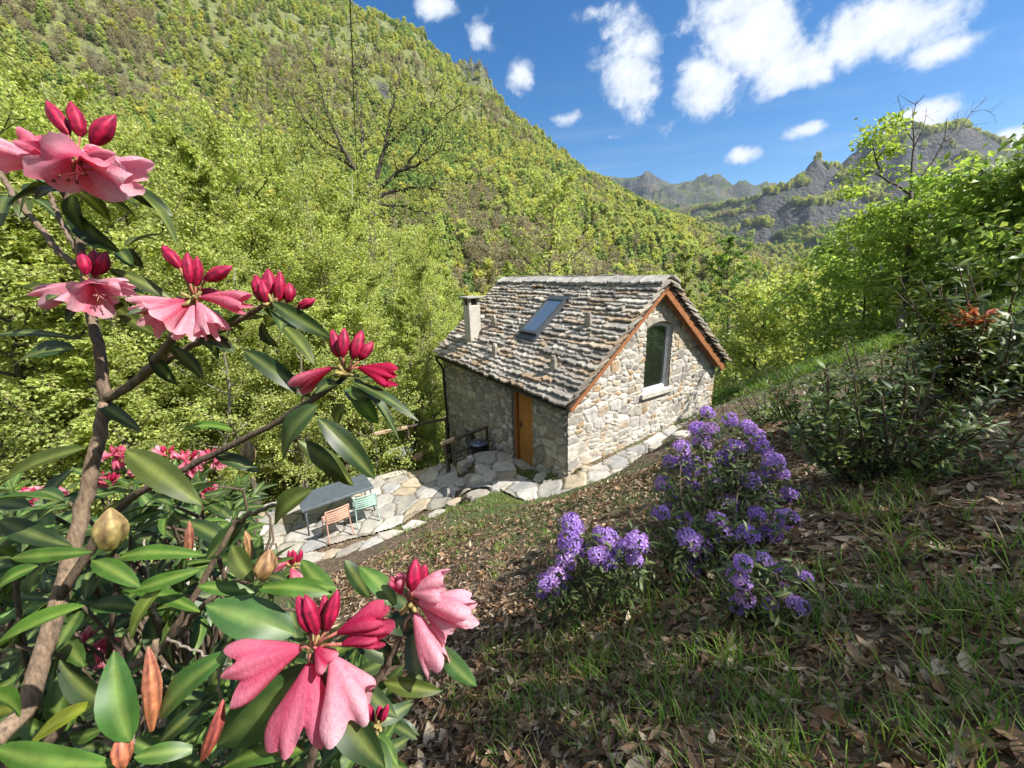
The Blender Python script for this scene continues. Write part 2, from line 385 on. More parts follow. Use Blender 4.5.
def profile(az):
    """control points (r, z) of the land along one direction, beyond 14 m"""
    near = [np.interp(az, TA, TV[:, k]) for k in range(len(RR))]
    rs = list(RR); zs = list(near)
    if az < -120 or az > 100: return rs + [600, 6500], zs + [zs[-1] + 20, zs[-1]]
    eRidge = np.interp(az, aA, eA) if az > aA[0] else eA[0] + min(4, (aA[0] - az) * .12)
    if az > aA[-1]: eRidge = eA[-1] - (az - aA[-1]) * .5
    rA = np.interp(az, [-50, -16, 0, 17, 30, 42], [720, 690, 720, 730, 710, 714])
    zA = rA * tn(eRidge - .9)
    if az < 44:
        z300 = zs[-1]
        rs += [rA * .82, rA, rA * 1.2, rA * 1.6]; zs += [z300 + (zA - z300) * .66, zA, zA - 18 - .04 * rA, zA - 90]; rs[-1] = min(rs[-1], 1040)
    else:
        rs += [600]; zs += [-105]
    if az < 12:
        return rs + [6500], zs + [zA - 100]
    c = [(1300, -90), (1750, 1750 * tn(el_at_y(az, 288))), (2150, 2150 * tn(el_at_y(az, 250))), (2290, 2290 * tn(el_at_y(az, 212))), (2700, 2700 * tn(el_at_y(az, 205))), (3200, 3200 * tn(np.interp(az, aC, eC))), (4200, 0), (6500, -100)]
    d = [(1000, -75), (1250, 1250 * tn(el_at_y(az, 262))), (1550, 1550 * tn(min(el_at_y(az, 205), np.interp(az, aD, eD) - 1.5))), (1780, 1780 * tn(np.interp(az, aD, eD) - 1.0)), (1980, 1980 * tn(np.interp(az, aD, eD))), (2600, -20), (6500, -150)]
    g = np.geomspace(1050, 6400, 60)
    wD = float(sstep(31, 38, az))
    zc = np.interp(np.log(g), np.log([q[0] for q in c]), [q[1] for q in c]); zd = np.interp(np.log(g), np.log([q[0] for q in d]), [q[1] for q in d])
    zz = np.logaddexp(zc / 12, zd / 12) * 12
    return rs + list(g), zs + list(zz)

HA, HU, HV = np.array([1.1107882, 7.3049508, -2.4712835]), np.array([-0.53882224, 0.84241949, 0]), np.array([0.84241949, 0.53882224, 0])
HW, HL, HS = 5.30, 6.24, 0.804           # house width (gable), length (ridge), roof slope
def hpt(x, y, z=0.0):                     # point in the house's own axes (x along the gable, y along the ridge)
    return HA + HV * x + HU * y + np.array([0, 0, z])
PATIO_Z = -5.6
_strips = [([(-6.6, 7.2, -5.62), (-4.4, 8.3, PATIO_Z), (-2.9, 9.0, PATIO_Z)], 1.35, 1.0),
           ([tuple(hpt(-.9, 6.6, -4.05)), tuple(hpt(-.8, 5.0, -3.35)), tuple(hpt(-.8, 3.6, -2.72))], .75, .8),
           ([(-2.8, 8.7, -5.58), (-1.6, 8.35, -5.25), tuple(hpt(-1.0, 1.6, -2.2)), tuple(hpt(-.7, 2.2, -2.2))], .62, .7),
           ([tuple(hpt(-.9, 1.4, -2.2)), tuple(hpt(-.75, .2, -2.0)), tuple(hpt(.0, -.55, -1.68)), tuple(hpt(1.6, -.5, -1.6)), tuple(hpt(5.6, -.4, -1.36))], .42, .7)]
def strip_w(x, y, pts, hw, fall):
    best = np.full(np.shape(x), 1e9); zz = np.zeros(np.shape(x))
    for (a, b) in zip(pts[:-1], pts[1:]):
        ax, ay, az_ = a; bx, by, bz = b; dx, dy = bx - ax, by - ay
        t_ = np.clip(((x - ax) * dx + (y - ay) * dy) / (dx * dx + dy * dy), 0, 1)
        d = np.hypot(x - ax - t_ * dx, y - ay - t_ * dy)
        k = d < best; best = np.where(k, d, best); zz = np.where(k, az_ + t_ * (bz - az_), zz)
    return 1 - sstep(hw, hw + fall, best), zz, best
def near_height(x, y):
    z = -1.2 + .37 * x - .43 * y
    z = z + .10 * fbm(x * .55, y * .55, 4, 5) * np.clip(np.hypot(x, y) / 2, .3, 1) + .035 * fbm(x * 2.7, y * 2.7, 4, 9)
    z = z - .35 * np.exp(-(((x - 1.2) / 1.6) ** 2 + ((y - 6.2) / 1.6) ** 2))
    for pts, hw, fall in _strips:
        w_, zz, _ = strip_w(x, y, pts, hw, fall)
        z = z * (1 - w_) + (zz + .012 * fbm(x * 3, y * 3, 3, 3)) * w_
    return z

az_list = np.concatenate([np.arange(-180, -66, 3.0), np.arange(-66, 64, .2), np.arange(64, 180.1, 3.0)])
NR = 560
lr = np.linspace(math.log(.22), math.log(6400), NR); r_list = np.exp(lr)
AZ, RG = np.meshgrid(np.radians(az_list), r_list, indexing='ij')
GX, GY = RG * np.sin(AZ), RG * np.cos(AZ)
Zfar = np.zeros_like(GX)
for i, a in enumerate(az_list):
    rs, zs = profile(a); Zfar[i] = np.interp(lr, np.log(rs), zs)
k_ = np.ones(7) / 7
for _ in range(2):                                           # round the bends along each direction
    pad = np.pad(Zfar, ((0, 0), (3, 3)), mode='edge'); sm = sum(pad[:, q:q + NR] for q in range(7)) / 7
    wr = sstep(60, 90, RG) * (1 - sstep(1900, 2000, RG)) ; Zfar = Zfar * (1 - wr) + sm * wr
Znear = near_height(GX, GY)
wn = sstep(10.5, 17, RG)
Z = Znear * (1 - wn) + Zfar * wn
Z += .5 * fbm(GX / 7, GY / 7, 4, 40) * sstep(14, 26, RG) * np.clip(RG / 40, 0, 1)
Z += 9 * fbm(GX / 55, GY / 55, 5, 41) * sstep(60, 160, RG) * (1 - .3 * sstep(530, 680, RG))
far = sstep(950, 1350, RG) * sstep(10, 20, np.degrees(AZ))
rd = ridged(GX / 520, GY / 520, 6, 77)
Z += far * ((rd - .42) * 250 * np.clip(RG / 2200, .4, 1.1) + 26 * (ridged(GX / 120, GY / 120, 4, 78) - .4)) * (1 - .72 * sstep(1750, 1950, RG) * (1 - sstep(2050, 2150, RG)) ) * (1 - .8 * sstep(2900, 3150, RG))
Z += far * 10 * fbm(GX / 60, GY / 60, 4, 79)
# crags on the skyline of the left-hand mountain
CRAG = np.exp(-((np.degrees(AZ) + 2.5) / 4.2) ** 2) * sstep(.80, .90, RG / 715) * (1 - sstep(1.04, 1.14, RG / 715))
Z += CRAG * (58 * (ridged(GX / 38, GY / 38, 5, 191) - .42) + 10)
Z += 34 * (ridged(GX / 70, GY / 70, 5, 90) - .42) * sstep(480, 620, RG) * (1 - sstep(860, 1000, RG)) * (1 - sstep(6, 16, np.degrees(AZ)))

def height(x, y):
    x = np.asarray(x, float); y = np.asarray(y, float)
    r = np.maximum(np.hypot(x, y), .23); a = np.degrees(np.arctan2(x, y))
    ia = np.clip(np.searchsorted(az_list, a) - 1, 0, len(az_list) - 2); fa = (a - az_list[ia]) / (az_list[ia + 1] - az_list[ia])
    q = np.clip((np.log(r) - lr[0]) / (lr[1] - lr[0]), 0, NR - 1.001); ir = q.astype(int); fr = q - ir
    return (Z[ia, ir] * (1 - fa) * (1 - fr) + Z[ia + 1, ir] * fa * (1 - fr) + Z[ia, ir + 1] * (1 - fa) * fr + Z[ia + 1, ir + 1] * fa * fr)
def on_ground(px, py, lift=0.0, dmax=60):
    """where the view ray through a pixel first meets the land"""
    d = np.geomspace(.5, dmax, 900)[:, None] * at(px, py, 1.0)[None]
    k = np.argmax(d[:, 2] < height(d[:, 0], d[:, 1])); p = d[k].copy(); p[2] = float(height(p[0], p[1])) + lift; return p

# masks
az_deg = np.degrees(AZ)
gz_r = np.gradient(Z, axis=1) / np.gradient(RG, axis=1); gz_a = np.gradient(Z, axis=0) / np.maximum(RG * np.gradient(AZ, axis=0), 1e-6)
steep = np.hypot(gz_r, gz_a)
rockm = sstep(.62, .98, steep + .5 * fbm(GX / 45, GY / 45, 4, 50)) * sstep(800, 1000, RG)
crag = sstep(.28, .5, fbm(GX / 40, GY / 40, 5, 51) + .75 * sstep(.86, 1.0, RG / np.interp(az_deg, [-50, -16, 0, 17, 30, 42], [720, 690, 720, 730, 710, 714])) - .28) * sstep(330, 430, RG) * (RG < 900) * (1 - sstep(8, 20, az_deg))
rockm = np.maximum(np.maximum(rockm, crag), CRAG * sstep(-.12, .12, fbm(GX / 22, GY / 22, 4, 193)))
scrub_m = sstep(.02, .4, fbm(GX / 130, GY / 130, 5, 52) + .3 * sstep(1500, 2000, RG) * (az_deg > 44)) * sstep(500, 900, RG)
canopy = sstep(700, 1000, RG)
grassm = np.clip(.45 + .9 * fbm(GX * .5, GY * .5, 4, 60), 0, 1) * (RG < 60)
lip = np.exp(-((RG - (11.5)) / 3.2) ** 2) * sstep(22, 30, az_deg)          # the bright grassy brow on the right
grassm = np.maximum(grassm, lip * 1.1)
colv = np.where((RG < 62)[..., None], np.stack([grassm, np.zeros_like(Z), np.zeros_like(Z)], -1), np.stack([rockm, scrub_m, canopy], -1))

def sheet(name, r0, r1, m, cap=False):
    k0 = int(np.searchsorted(r_list, r0)); k1 = int(np.searchsorted(r_list, r1))
    k1 = min(k1, NR - 1)
    sub = slice(k0, k1 + 1); na = len(az_list); nr = k1 - k0 + 1
    V = np.stack([GX[:, sub], GY[:, sub], Z[:, sub]], -1).reshape(-1, 3); C = colv[:, sub].reshape(-1, 3)
    i = np.arange(na - 1)[:, None] * nr; j = np.arange(nr - 1)[None]
    F = np.stack([i + j, i + nr + j, i + nr + j + 1, i + j + 1], -1).reshape(-1, 4)[:, ::-1]
    mb = MB(); Fs = [F]
    if cap:
        V = np.concatenate([V, [[0, 0, float(Z[:, 0].mean())]]]); C = np.concatenate([C, C[:1]])
        Fs += [np.array([[a * nr, (a + 1) * nr, len(V) - 1] for a in range(na - 1)])]
    mb.add(V, Fs, C)
    return tag(mb.build(name, m, smooth=True), kind='structure')
sheet('ground', 0, 60, M['ground'], cap=True)
sheet('hills', float(r_list[np.searchsorted(r_list, 60)]), 6400, M['hills'])
# ------------------------------------------------------------------ building materials
def stone_mat(name, grime=.25, sc=6.0, rough=.88, bdist=.012):
    m, t = mat(name); o = texco(t)
    a = t.noise(o, sc, 7, .68); b = t.noise(o, sc * 7, 5, .7)
    c = t.mix(1.0, vcol(t), t.ramp(a, [(.28, (1 - 2 * grime,) * 3), (.55, (1, .98, .95)), (.8, (1.25, 1.22, 1.15))]), 'MULTIPLY')
    c = t.mix(t.math('MULTIPLY', t.mapr(b, .58, .78), .5), c, (.09, .085, .07))
    finish(t, principled(t, c, rough, bump(t, t.math('ADD', a, t.math('MULTIPLY', b, .5)), .9, bdist)))
    return m
M['stone'] = stone_mat('rubble_stone', .2, 7)
M['slab'] = stone_mat('roof_slabs', .28, 5, .85, .01)
M['paving'] = stone_mat('flagstones', .2, 4, .9, .008)
M['plaster'] = stone_mat('chimney_render', .15, 5, .9, .005)
def wood_mat(name, c1, c2, sc=(14, 14, 1.2), rough=.6):
    m, t = mat(name); o = texco(t)
    g = t.noise(t.add('ShaderNodeMapping', {'Vector': o, 'Scale': sc}).outputs[0], 4, 6, .6, .6)
    finish(t, principled(t, t.mix(t.mapr(g, .3, .7), c1, c2), rough, bump(t, g, .4, .004)))
    return m
M['door_wood'] = wood_mat('orange_door_wood', (.30, .115, .02), (.45, .20, .04))
M['jamb_wood'] = wood_mat('door_frame_wood', (.22, .07, .014), (.33, .12, .025))
M['verge_wood'] = wood_mat('verge_board_wood', (.25, .092, .034), (.40, .17, .07), (3, 3, 3))
M['dark_wood'] = wood_mat('weathered_dark_wood', (.035, .024, .016), (.09, .06, .04), (3, 3, 3))
M['pale_wood'] = wood_mat('cut_pale_wood', (.38, .27, .16), (.55, .42, .28), (3, 3, 3))
def paint_mat(name, c, rough=.45, metal=0.0, spec=.5, dirt=.15):
    m, t = mat(name); nz = t.noise(texco(t), 12, 5, .65)
    cc = t.mix(1.0, c, t.ramp(nz, [(.3, (1 - dirt,) * 3), (.7, (1 + dirt,) * 3)]), 'MULTIPLY')
    finish(t, principled(t, cc, rough, Metallic=metal, **{'Specular IOR Level': spec}))
    return m
M['metal_dark'] = paint_mat('dark_gutter_metal', (.045, .04, .037), .45, .3)
M['frame_white'] = paint_mat('window_frame_paint', (.62, .63, .64), .4)
M['frame_grey'] = paint_mat('skylight_frame', (.09, .10, .11), .4, .3)
M['iron'] = paint_mat('black_iron', (.02, .02, .022), .4, .4)
M['iron_lid'] = paint_mat('grey_lid', (.12, .15, .2), .3, .5)
M['salmon'] = paint_mat('salmon_paint', (.55, .33, .24), .45)
M['mint'] = paint_mat('mint_paint', (.36, .52, .45), .45)
M['slate'] = paint_mat('slate_grey_paint', (.085, .105, .125), .42, 0, .5, .25)
M['void'] = paint_mat('dark_interior', (.012, .011, .01), .9)
m, t = mat('window_glass')
fr = t.add('ShaderNodeFresnel', {0: 1.5}).outputs[0]
finish(t, t.add('ShaderNodeMixShader', {0: t.math('ADD', t.math('MULTIPLY', fr, 1.0), .27, clamp=True), 1: principled(t, (.016, .02, .016), .25), 2: t.add('ShaderNodeBsdfGlossy', {'Color': (.9, .95, 1, 1), 'Roughness': .02}).outputs[0]}).outputs[0])
M['glass'] = m
m, t = mat('skylight_glass')
fr = t.add('ShaderNodeFresnel', {0: 1.5}).outputs[0]
finish(t, t.add('ShaderNodeMixShader', {0: t.math('MULTIPLY', fr, .55), 1: principled(t, (.17, .21, .24), .3), 2: t.add('ShaderNodeBsdfGlossy', {'Color': (.62, .66, .68, 1), 'Roughness': .06}).outputs[0]}).outputs[0])  # blue-grey base colour stands in for the sky reflected in the pane
M['skyglass'] = m

# ------------------------------------------------------------------ the stone house
rng = np.random.default_rng(7)
house = empty('stone_house', HA, 'small rubble stone house with slab roof standing on the slope below the camera', 'house', rz=math.atan2(HV[1], HV[0]))
house['label'] = 'small rubble stone house with a stone slab roof and an orange wooden door'

def cell_field(x, y, size, seed):
    """distance to the two nearest jittered seeds and the id of the nearest"""
    ix = np.floor(x / size).astype(int); iy = np.floor(y / size).astype(int); f1 = np.full(x.shape, 9.0); f2 = f1.copy(); idn = np.zeros(x.shape, int)
    for dx in (-1, 0, 1):
        for dy in (-1, 0, 1):
            cx_ = (ix + dx + .12 + .76 * hash2(ix + dx, iy + dy, seed)) * size; cy_ = (iy + dy + .12 + .76 * hash2(ix + dx, iy + dy, seed + 5)) * size
            d = np.hypot(x - cx_, y - cy_); i_ = (ix + dx) * 7919 + (iy + dy) * 104729
            near_ = d < f1; f2 = np.where(near_, f1, np.minimum(f2, d)); idn = np.where(near_, i_, idn); f1 = np.where(near_, d, f1)
    return f1, f2, idn
def stone(mb, o, ah, n, outline, out, c):
    """one stone: outline (k,2) in the wall plane (along ah, z), projecting along n"""
    k = len(outline); cen = outline.mean(0); P = []
    for sc_, dep in ((1.0, -.03), (1.0, out * .55), (.86, out)):
        q = cen + (outline - cen) * sc_
        P.append(o + q[:, :1] * ah + q[:, 1:] * np.array([0, 0, 1.0]) + n * (dep + (rng.uniform(-.15, .15, (k, 1)) * out if sc_ < 1 else 0)))
    V = np.concatenate(P); i = np.arange(k); j = (i + 1) % k
    F = [np.stack([i + b, j + b, j + b + k, i + b + k], -1) for b in (0, k)]
    mb.add(V, F + [list(range(2 * k, 3 * k))], c)
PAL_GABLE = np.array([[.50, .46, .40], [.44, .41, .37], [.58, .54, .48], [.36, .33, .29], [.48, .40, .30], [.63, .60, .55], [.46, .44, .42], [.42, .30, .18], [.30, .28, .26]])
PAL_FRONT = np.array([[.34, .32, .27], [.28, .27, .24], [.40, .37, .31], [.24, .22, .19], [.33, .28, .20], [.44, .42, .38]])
def stones(mb, o, ah, n, L, zlo, ztop, holes, pal, hmin=.07, hmax=.22, out=(.008, .04)):
    o = np.asarray(o, float); ah = np.asarray(ah, float); n = np.asarray(n, float); z = zlo
    while z < ztop(np.linspace(0, L, 40)).max():
        big_ = rng.random() < .35
        h = rng.uniform(hmin, hmax) * (1.25 if big_ else .9); a = -rng.uniform(0, .2)
        while a < L:
            wd = min(rng.lognormal(math.log(h * 1.9), .42), .75); a0, a1 = max(a, 0.0), min(a + wd, L); a += wd
            if a1 - a0 < .05: continue
            cells = [(z, z + h)] if (h < .15 or rng.random() < .65) else [(z, z + h * .5), (z + h * .5, z + h)]
            for (z0, z1) in cells:
                wob = .035 * math.sin(a0 * 2.1 + z0 * 3) + .02 * math.sin(a0 * 5.3)
                z0w, z1w = z0 + wob, z1 + wob
                top = float(min(ztop(np.array([a0])), ztop(np.array([a1])))[0]) if True else 0
                z1w = min(z1w, top)
                if z1w - z0w < .035: continue
                if any(a1 > q[0] - .0 and a0 < q[1] and z1w > q[2] and z0w < q[3] for q in holes):
                    # trim against the opening where a sliver is left
                    ok = False
                    for q in holes:
                        if a1 > q[0] and a0 < q[1] and z1w > q[2] and z0w < q[3]:
                            if a0 < q[0] - .05: a1 = q[0]; ok = True
                            elif a1 > q[1] + .05: a0 = q[1]; ok = True
                            elif z0w < q[2] - .04: z1w = q[2]; ok = True
                            elif z1w > q[3] + .04: z0w = q[3]; ok = True
                    if not ok: continue
                g = rng.uniform(.004, .012); x0, x1, y0, y1 = a0 + g, a1 - g, z0w + g, z1w - g
                if x1 - x0 < .03 or y1 - y0 < .025: continue
                mx, my = (x1 - x0), (y1 - y0); cc = lambda f: rng.uniform(.06, .34) * f
                c_ = [(cc(mx), cc(my)) for _ in range(4)]
                ol = np.array([(x0 + c_[0][0], y0), (x1 - c_[1][0], y0), (x1, y0 + c_[1][1]), (x1, y1 - c_[2][1]), (x1 - c_[2][0], y1), (x0 + c_[3][0], y1), (x0, y1 - c_[3][1]), (x0, y0 + c_[0][1])])
                ol += rng.uniform(-.006, .006, ol.shape)
                cidx = pal[rng.integers(len(pal))] * rng.uniform(.82, 1.15)
                stone(mb, o, ah, n, ol, rng.uniform(*out), cidx)
        z += h
def rubble(mb, L, zlo, zhi, inside, to3d, pal, mort, seed, dep=.03, st=.026, smear=.35):
    """one face of irregular pointed rubble: stones of mixed size standing a little proud of the mortar"""
    a, z = np.meshgrid(np.arange(0, L + st, st), np.arange(zlo, zhi + st, st), indexing='ij'); a = np.minimum(a, L)
    wa, wz = a + .06 * fbm(a * 3, z * 3, 3, seed), z + .05 * fbm(a * 3 + 9, z * 3, 3, seed + 1)
    A_ = cell_field(wa / 1.75, wz, .125, seed); B_ = cell_field(wa / 1.6, wz + 7, .235, seed + 2); m_ = fbm(np.floor(a / .5) * .9, np.floor(z / .3) * 1.3, 2, seed + 4) > .12
    f1, f2, idn = [np.where(m_, q, p) for p, q in zip(A_, B_)]; e = f2 - f1; rr = hash2(idn, idn * 0 + 3, seed); r2 = hash2(idn, idn * 0 + 9, seed + 5); r3 = hash2(idn, idn * 0 + 4, seed + 6)
    sm = sstep(.08, .4, fbm(a * 1.6, z * 1.6, 4, seed + 7) + .25 * fbm(a * 8, z * 8, 3, seed + 8)) * smear
    h = sstep(.004, .042, e) * (.35 + .65 * rr) * (1 - sm) + .25 * fbm(a * 14, z * 14, 3, seed + 9) + .15 * (r3 - .5) * (a - np.floor(a / .3) * .3 - .15) / .15
    c = pal[(r2 * (len(pal) - .01)).astype(int)] * (.78 + .42 * r3)[..., None]; k = np.clip(sm + 1 - sstep(.006, .03, e), 0, 1)[..., None]; c = c * (1 - k) + mort * (.85 + .2 * rr[..., None]) * k
    P = to3d(a, z, dep * h); idx = np.arange(a.size).reshape(a.shape); ca, cz = (a[:-1, :-1] + a[1:, 1:]) / 2, (z[:-1, :-1] + z[1:, 1:]) / 2; q = inside(ca, cz)
    F = np.stack([idx[:-1, :-1][q], idx[1:, :-1][q], idx[1:, 1:][q], idx[:-1, 1:][q]], -1); u_ = np.unique(F); rm_ = np.full(a.size, -1); rm_[u_] = np.arange(len(u_)); mb.add(P.reshape(-1, 3)[u_], rm_[F], c.reshape(-1, 3)[u_])
def prism(poly, y0, y1, axis='y'):
    """extrude a convex polygon given in (a, z)"""
    k = len(poly); P = np.array(poly, float)
    if axis == 'y': V = np.array([(p[0], y, p[1]) for y in (y0, y1) for p in P])
    else: V = np.array([(y, p[0], p[1]) for y in (y0, y1) for p in P])
    F = [list(range(k)), list(range(2 * k - 1, k - 1, -1))] + [[i, k + i, k + (i + 1) % k, (i + 1) % k] for i in range(k)]
    return V, F
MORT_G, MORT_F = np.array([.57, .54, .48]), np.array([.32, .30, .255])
ZB = -4.8
WX0, WX1, WZ0, WZ1 = 2.30, 3.24, -.38, 1.27                 # window opening in the gable
DY0, DY1, DZ0, DZ1 = 1.17, 2.05, -2.2, -.2                   # door opening in the front wall
CY0, CY1, CZ0, CZ1 = 4.15, 4.85, -3.4, -2.3                  # low cellar opening
rake = lambda a: np.minimum(a, HW - a) * HS + .0
gm = MB()
gx = [(0, WX0), (WX1, HW)]
gm.add(*prism([(0, ZB), (WX0, ZB), (WX0, WX0 * HS), (0, 0)], 0, .45), MORT_G)
gm.add(*prism([(WX1, ZB), (HW, ZB), (HW, 0), (WX1, (HW - WX1) * HS)], 0, .45), MORT_G)
gm.add(*prism([(WX0, ZB), (WX1, ZB), (WX1, WZ0), (WX0, WZ0)], 0, .45), MORT_G)
gm.add(*prism([(WX0, WZ1), (WX1, WZ1), (WX1, (HW - WX1) * HS), (HW / 2, HW / 2 * HS), (WX0, WX0 * HS)], 0, .45), MORT_G)
rubble(gm, HW, -2.6, 2.2, lambda a, z: (z < rake(a)) & ~((a > WX0) & (a < WX1) & (z > WZ0) & (z < WZ1)), lambda a, z, h: np.stack([a, -.012 - h, z], -1), PAL_GABLE, MORT_G, 31)
gable_wall = gm.build('stone_wall', M['stone'], house)
gable_wall['label'] = 'sunlit gable wall of pale rubble stone with light pointing'
fm = MB()
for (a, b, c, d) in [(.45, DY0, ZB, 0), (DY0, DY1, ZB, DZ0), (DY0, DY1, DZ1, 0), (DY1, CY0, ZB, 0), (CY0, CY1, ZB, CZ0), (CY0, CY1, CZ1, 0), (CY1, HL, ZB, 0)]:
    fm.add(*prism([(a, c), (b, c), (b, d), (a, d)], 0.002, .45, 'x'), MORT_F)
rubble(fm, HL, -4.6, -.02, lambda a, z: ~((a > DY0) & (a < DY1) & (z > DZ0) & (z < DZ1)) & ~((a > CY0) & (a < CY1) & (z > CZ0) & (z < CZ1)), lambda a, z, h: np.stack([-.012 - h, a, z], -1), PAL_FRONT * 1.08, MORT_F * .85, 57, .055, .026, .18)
front_wall = fm.build('stone_wall', M['stone'], house)
front_wall['label'] = 'shaded front wall of grey rubble stone around the door'
bm_ = MB()
bm_.add(*prism([(.45, ZB), (HL - .45, ZB), (HL - .45, 0), (.45, 0)], HW - .45, HW - .002, 'x'), MORT_G)
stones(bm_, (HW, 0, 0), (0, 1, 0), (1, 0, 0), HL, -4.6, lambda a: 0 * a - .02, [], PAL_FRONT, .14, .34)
bm_.build('stone_wall', M['stone'], house)
bm_ = MB()
bm_.add(*prism([(0, ZB), (HW, ZB), (HW, 0), (HW / 2, HW / 2 * HS), (0, 0)], HL - .45, HL), MORT_G)
stones(bm_, (0, HL, 0), (1, 0, 0), (0, 1, 0), HW, -4.6, rake, [], PAL_FRONT, .14, .34)
bm_.build('stone_wall', M['stone'], house)

# roof: timber deck under overlapping courses of rough slabs
CT, ST = math.cos(math.atan(HS)), math.sin(math.atan(HS))
OV, OU = .16, .25
rm = MB()
def roofpt(side, s, y, nrm):
    """side 0 = front slope: s metres up the slope from the eave edge, nrm above the deck"""
    x = -OV + s * CT - nrm * ST; z = -OV * HS + s * ST + nrm * CT + .02
    return np.array([x if side == 0 else HW - x, y, z])
SL = (HW / 2 + OV) / CT
for side in (0, 1):
    q = [roofpt(side, s, y, n) for n in (-.07, 0.0) for (s, y) in ((0, -OU + .03), (SL, -OU + .03), (SL, HL + OU - .03), (0, HL + OU - .03))]
    rm.add(np.array(q), [[0, 1, 2, 3], [4, 7, 6, 5], [0, 4, 5, 1], [1, 5, 6, 2], [2, 6, 7, 3], [3, 7, 4, 0]], (.22, .12, .06), 1)
PAL_ROOF = np.array([[.33, .32, .30], [.27, .26, .25], [.40, .385, .36], [.23, .22, .21], [.36, .31, .25], [.46, .45, .43], [.30, .235, .17], [.37, .36, .35], [.38, .34, .30]])
def slab(side, s0, y0, y1, length, n0, n1, th, c, skew=0.0):
    k = max(3, int((y1 - y0) / .075)); ys = np.linspace(y0, y1, k + 1)
    fr = s0 + rng.uniform(-.028, .028, k + 1) + skew * (ys - y0); fr[0] += .03 * rng.random(); fr[-1] += .03 * rng.random()
    rows = []
    tj = th * rng.uniform(.75, 1.1, k + 1)
    rows.append([roofpt(side, f, y + rng.uniform(-.008, .008), n0) for f, y in zip(fr + .012, ys)])
    rows.append([roofpt(side, f, y, n0 + t_ * .55) for f, y, t_ in zip(fr - .008, ys, tj)])
    rows.append([roofpt(side, f, y, n0 + t_) for f, y, t_ in zip(fr + .022, ys, tj)])
    rows.append([roofpt(side, s0 + length, y, n1 + th * .6) for y in ys])
    rows.append([roofpt(side, s0 + length, y, n1) for y in ys])
    V = np.array(rows).reshape(-1, 3); w_ = k + 1; F = []
    i = np.arange(k)
    for r in range(4): F.append(np.stack([r * w_ + i, r * w_ + i + 1, (r + 1) * w_ + i + 1, (r + 1) * w_ + i], -1))
    F.append(np.stack([4 * w_ + i, 4 * w_ + i + 1, i + 1, i], -1))
    F += [[0, w_, 2 * w_, 3 * w_, 4 * w_], [4 * w_ + k, 3 * w_ + k, 2 * w_ + k, w_ + k, k]]
    if side == 0: F = [f[:, ::-1] if isinstance(f, np.ndarray) else f[::-1] for f in F]
    rm.add(V, F, c)
EXPO = .135
NCO = int(SL / EXPO)
for side in (0, 1):
    for kk in range(NCO):
        s0 = -.07 + kk * EXPO; y = -OU - rng.uniform(0, .05)
        while y < HL + OU:
            wd = rng.uniform(.2, .62) if rng.random() < .8 else rng.uniform(.6, .9)
            y1 = min(y + wd, HL + OU + rng.uniform(0, .05))
            if HL + OU - y1 < .15: y1 = HL + OU + rng.uniform(0, .05)
            th = rng.uniform(.032, .062); n0 = .115 + rng.uniform(-.012, .02)
            ln = min(.42, SL - s0 + .02)
            slab(side, s0 + rng.uniform(-.028, .028), y + .004, y1 - .004, ln, n0, max(.0, n0 - .3 * ln), th, PAL_ROOF[rng.integers(len(PAL_ROOF))] * np.array([1.09, 1.03, .95]) * rng.uniform(.78, 1.18), rng.uniform(-.05, .05))
            y = y1
# ridge slabs
y = -OU - .04
while y < HL + OU:
    wd = rng.uniform(.35, .8); y1 = min(y + wd, HL + OU + .04)
    for side in (0, 1):
        slab(side, SL - .27 + rng.uniform(-.03, .03), y + .005, y1 - .005, .30, .165 + .02 * side, .125 + .02 * side, rng.uniform(.04, .06), np.array([.44, .42, .39]) * rng.uniform(.8, 1.15))
    y = y1
roof = rm.build('roof', [M['slab'], M['dark_wood']], house)

# upright stones set on the roof to hold snow back
for (x, yy, h) in ((1.35, .81, .36), (.33, .79, .34), (.27, 3.2, .33), (1.01, 4.44, .34)):
    s_ = (x + OV) / CT
    mb = MB(); b0 = roofpt(0, s_, yy, .09); wv = rng.uniform(.09, .11)
    rings = []
    for zz, sc_ in ((-.08, 1), (h * .35, 1.05), (h * .8, .95), (h, .62)):
        a = np.arange(8) * math.pi / 4 + .3
        rings.append(b0 + np.stack([np.cos(a) * .065 * sc_, np.sin(a) * wv * sc_, np.full(8, zz)], -1) + rng.uniform(-.012, .012, (8, 3)))
    V = np.concatenate(rings); i = np.arange(8); F = [np.stack([r * 8 + i, r * 8 + (i + 1) % 8, r * 8 + 8 + (i + 1) % 8, r * 8 + 8 + i], -1) for r in range(3)] + [list(range(24, 32))]
    mb.add(V, F, np.array([.40, .36, .30]) * rng.uniform(.85, 1.1))
    mb.build('snow_guard_stone', M['slab'], roof)

# verge boards
for side in (0, 1):
    mb = MB()
    s_a, s_b = -.01, SL - .0
    hb = .10 if side == 0 else .15; p, q = roofpt(side, s_a, -OU + .065, -.072 - hb / 2), roofpt(side, s_b, -OU + .065, -.072 - hb / 2)
    mb.add(*bar(p, q, .05, hb, up=(0, 1, 0) if False else np.cross(unit(q - p), [0, 1, 0]), bev=.006))
    mb.build('verge_board', M['verge_wood'], house)
# rafters under the right overhang
for (yy) in (-.06,):
    mb = MB(); mb.add(*bar(roofpt(1, .1, yy, -.14), roofpt(1, SL - .1, yy, -.14), .09, .13, up=np.cross(unit(roofpt(1, 1, 0, 0) - roofpt(1, 0, 0, 0)), [0, 1, 0]), bev=.006))
    mb.build('rafter', M['verge_wood'], house)

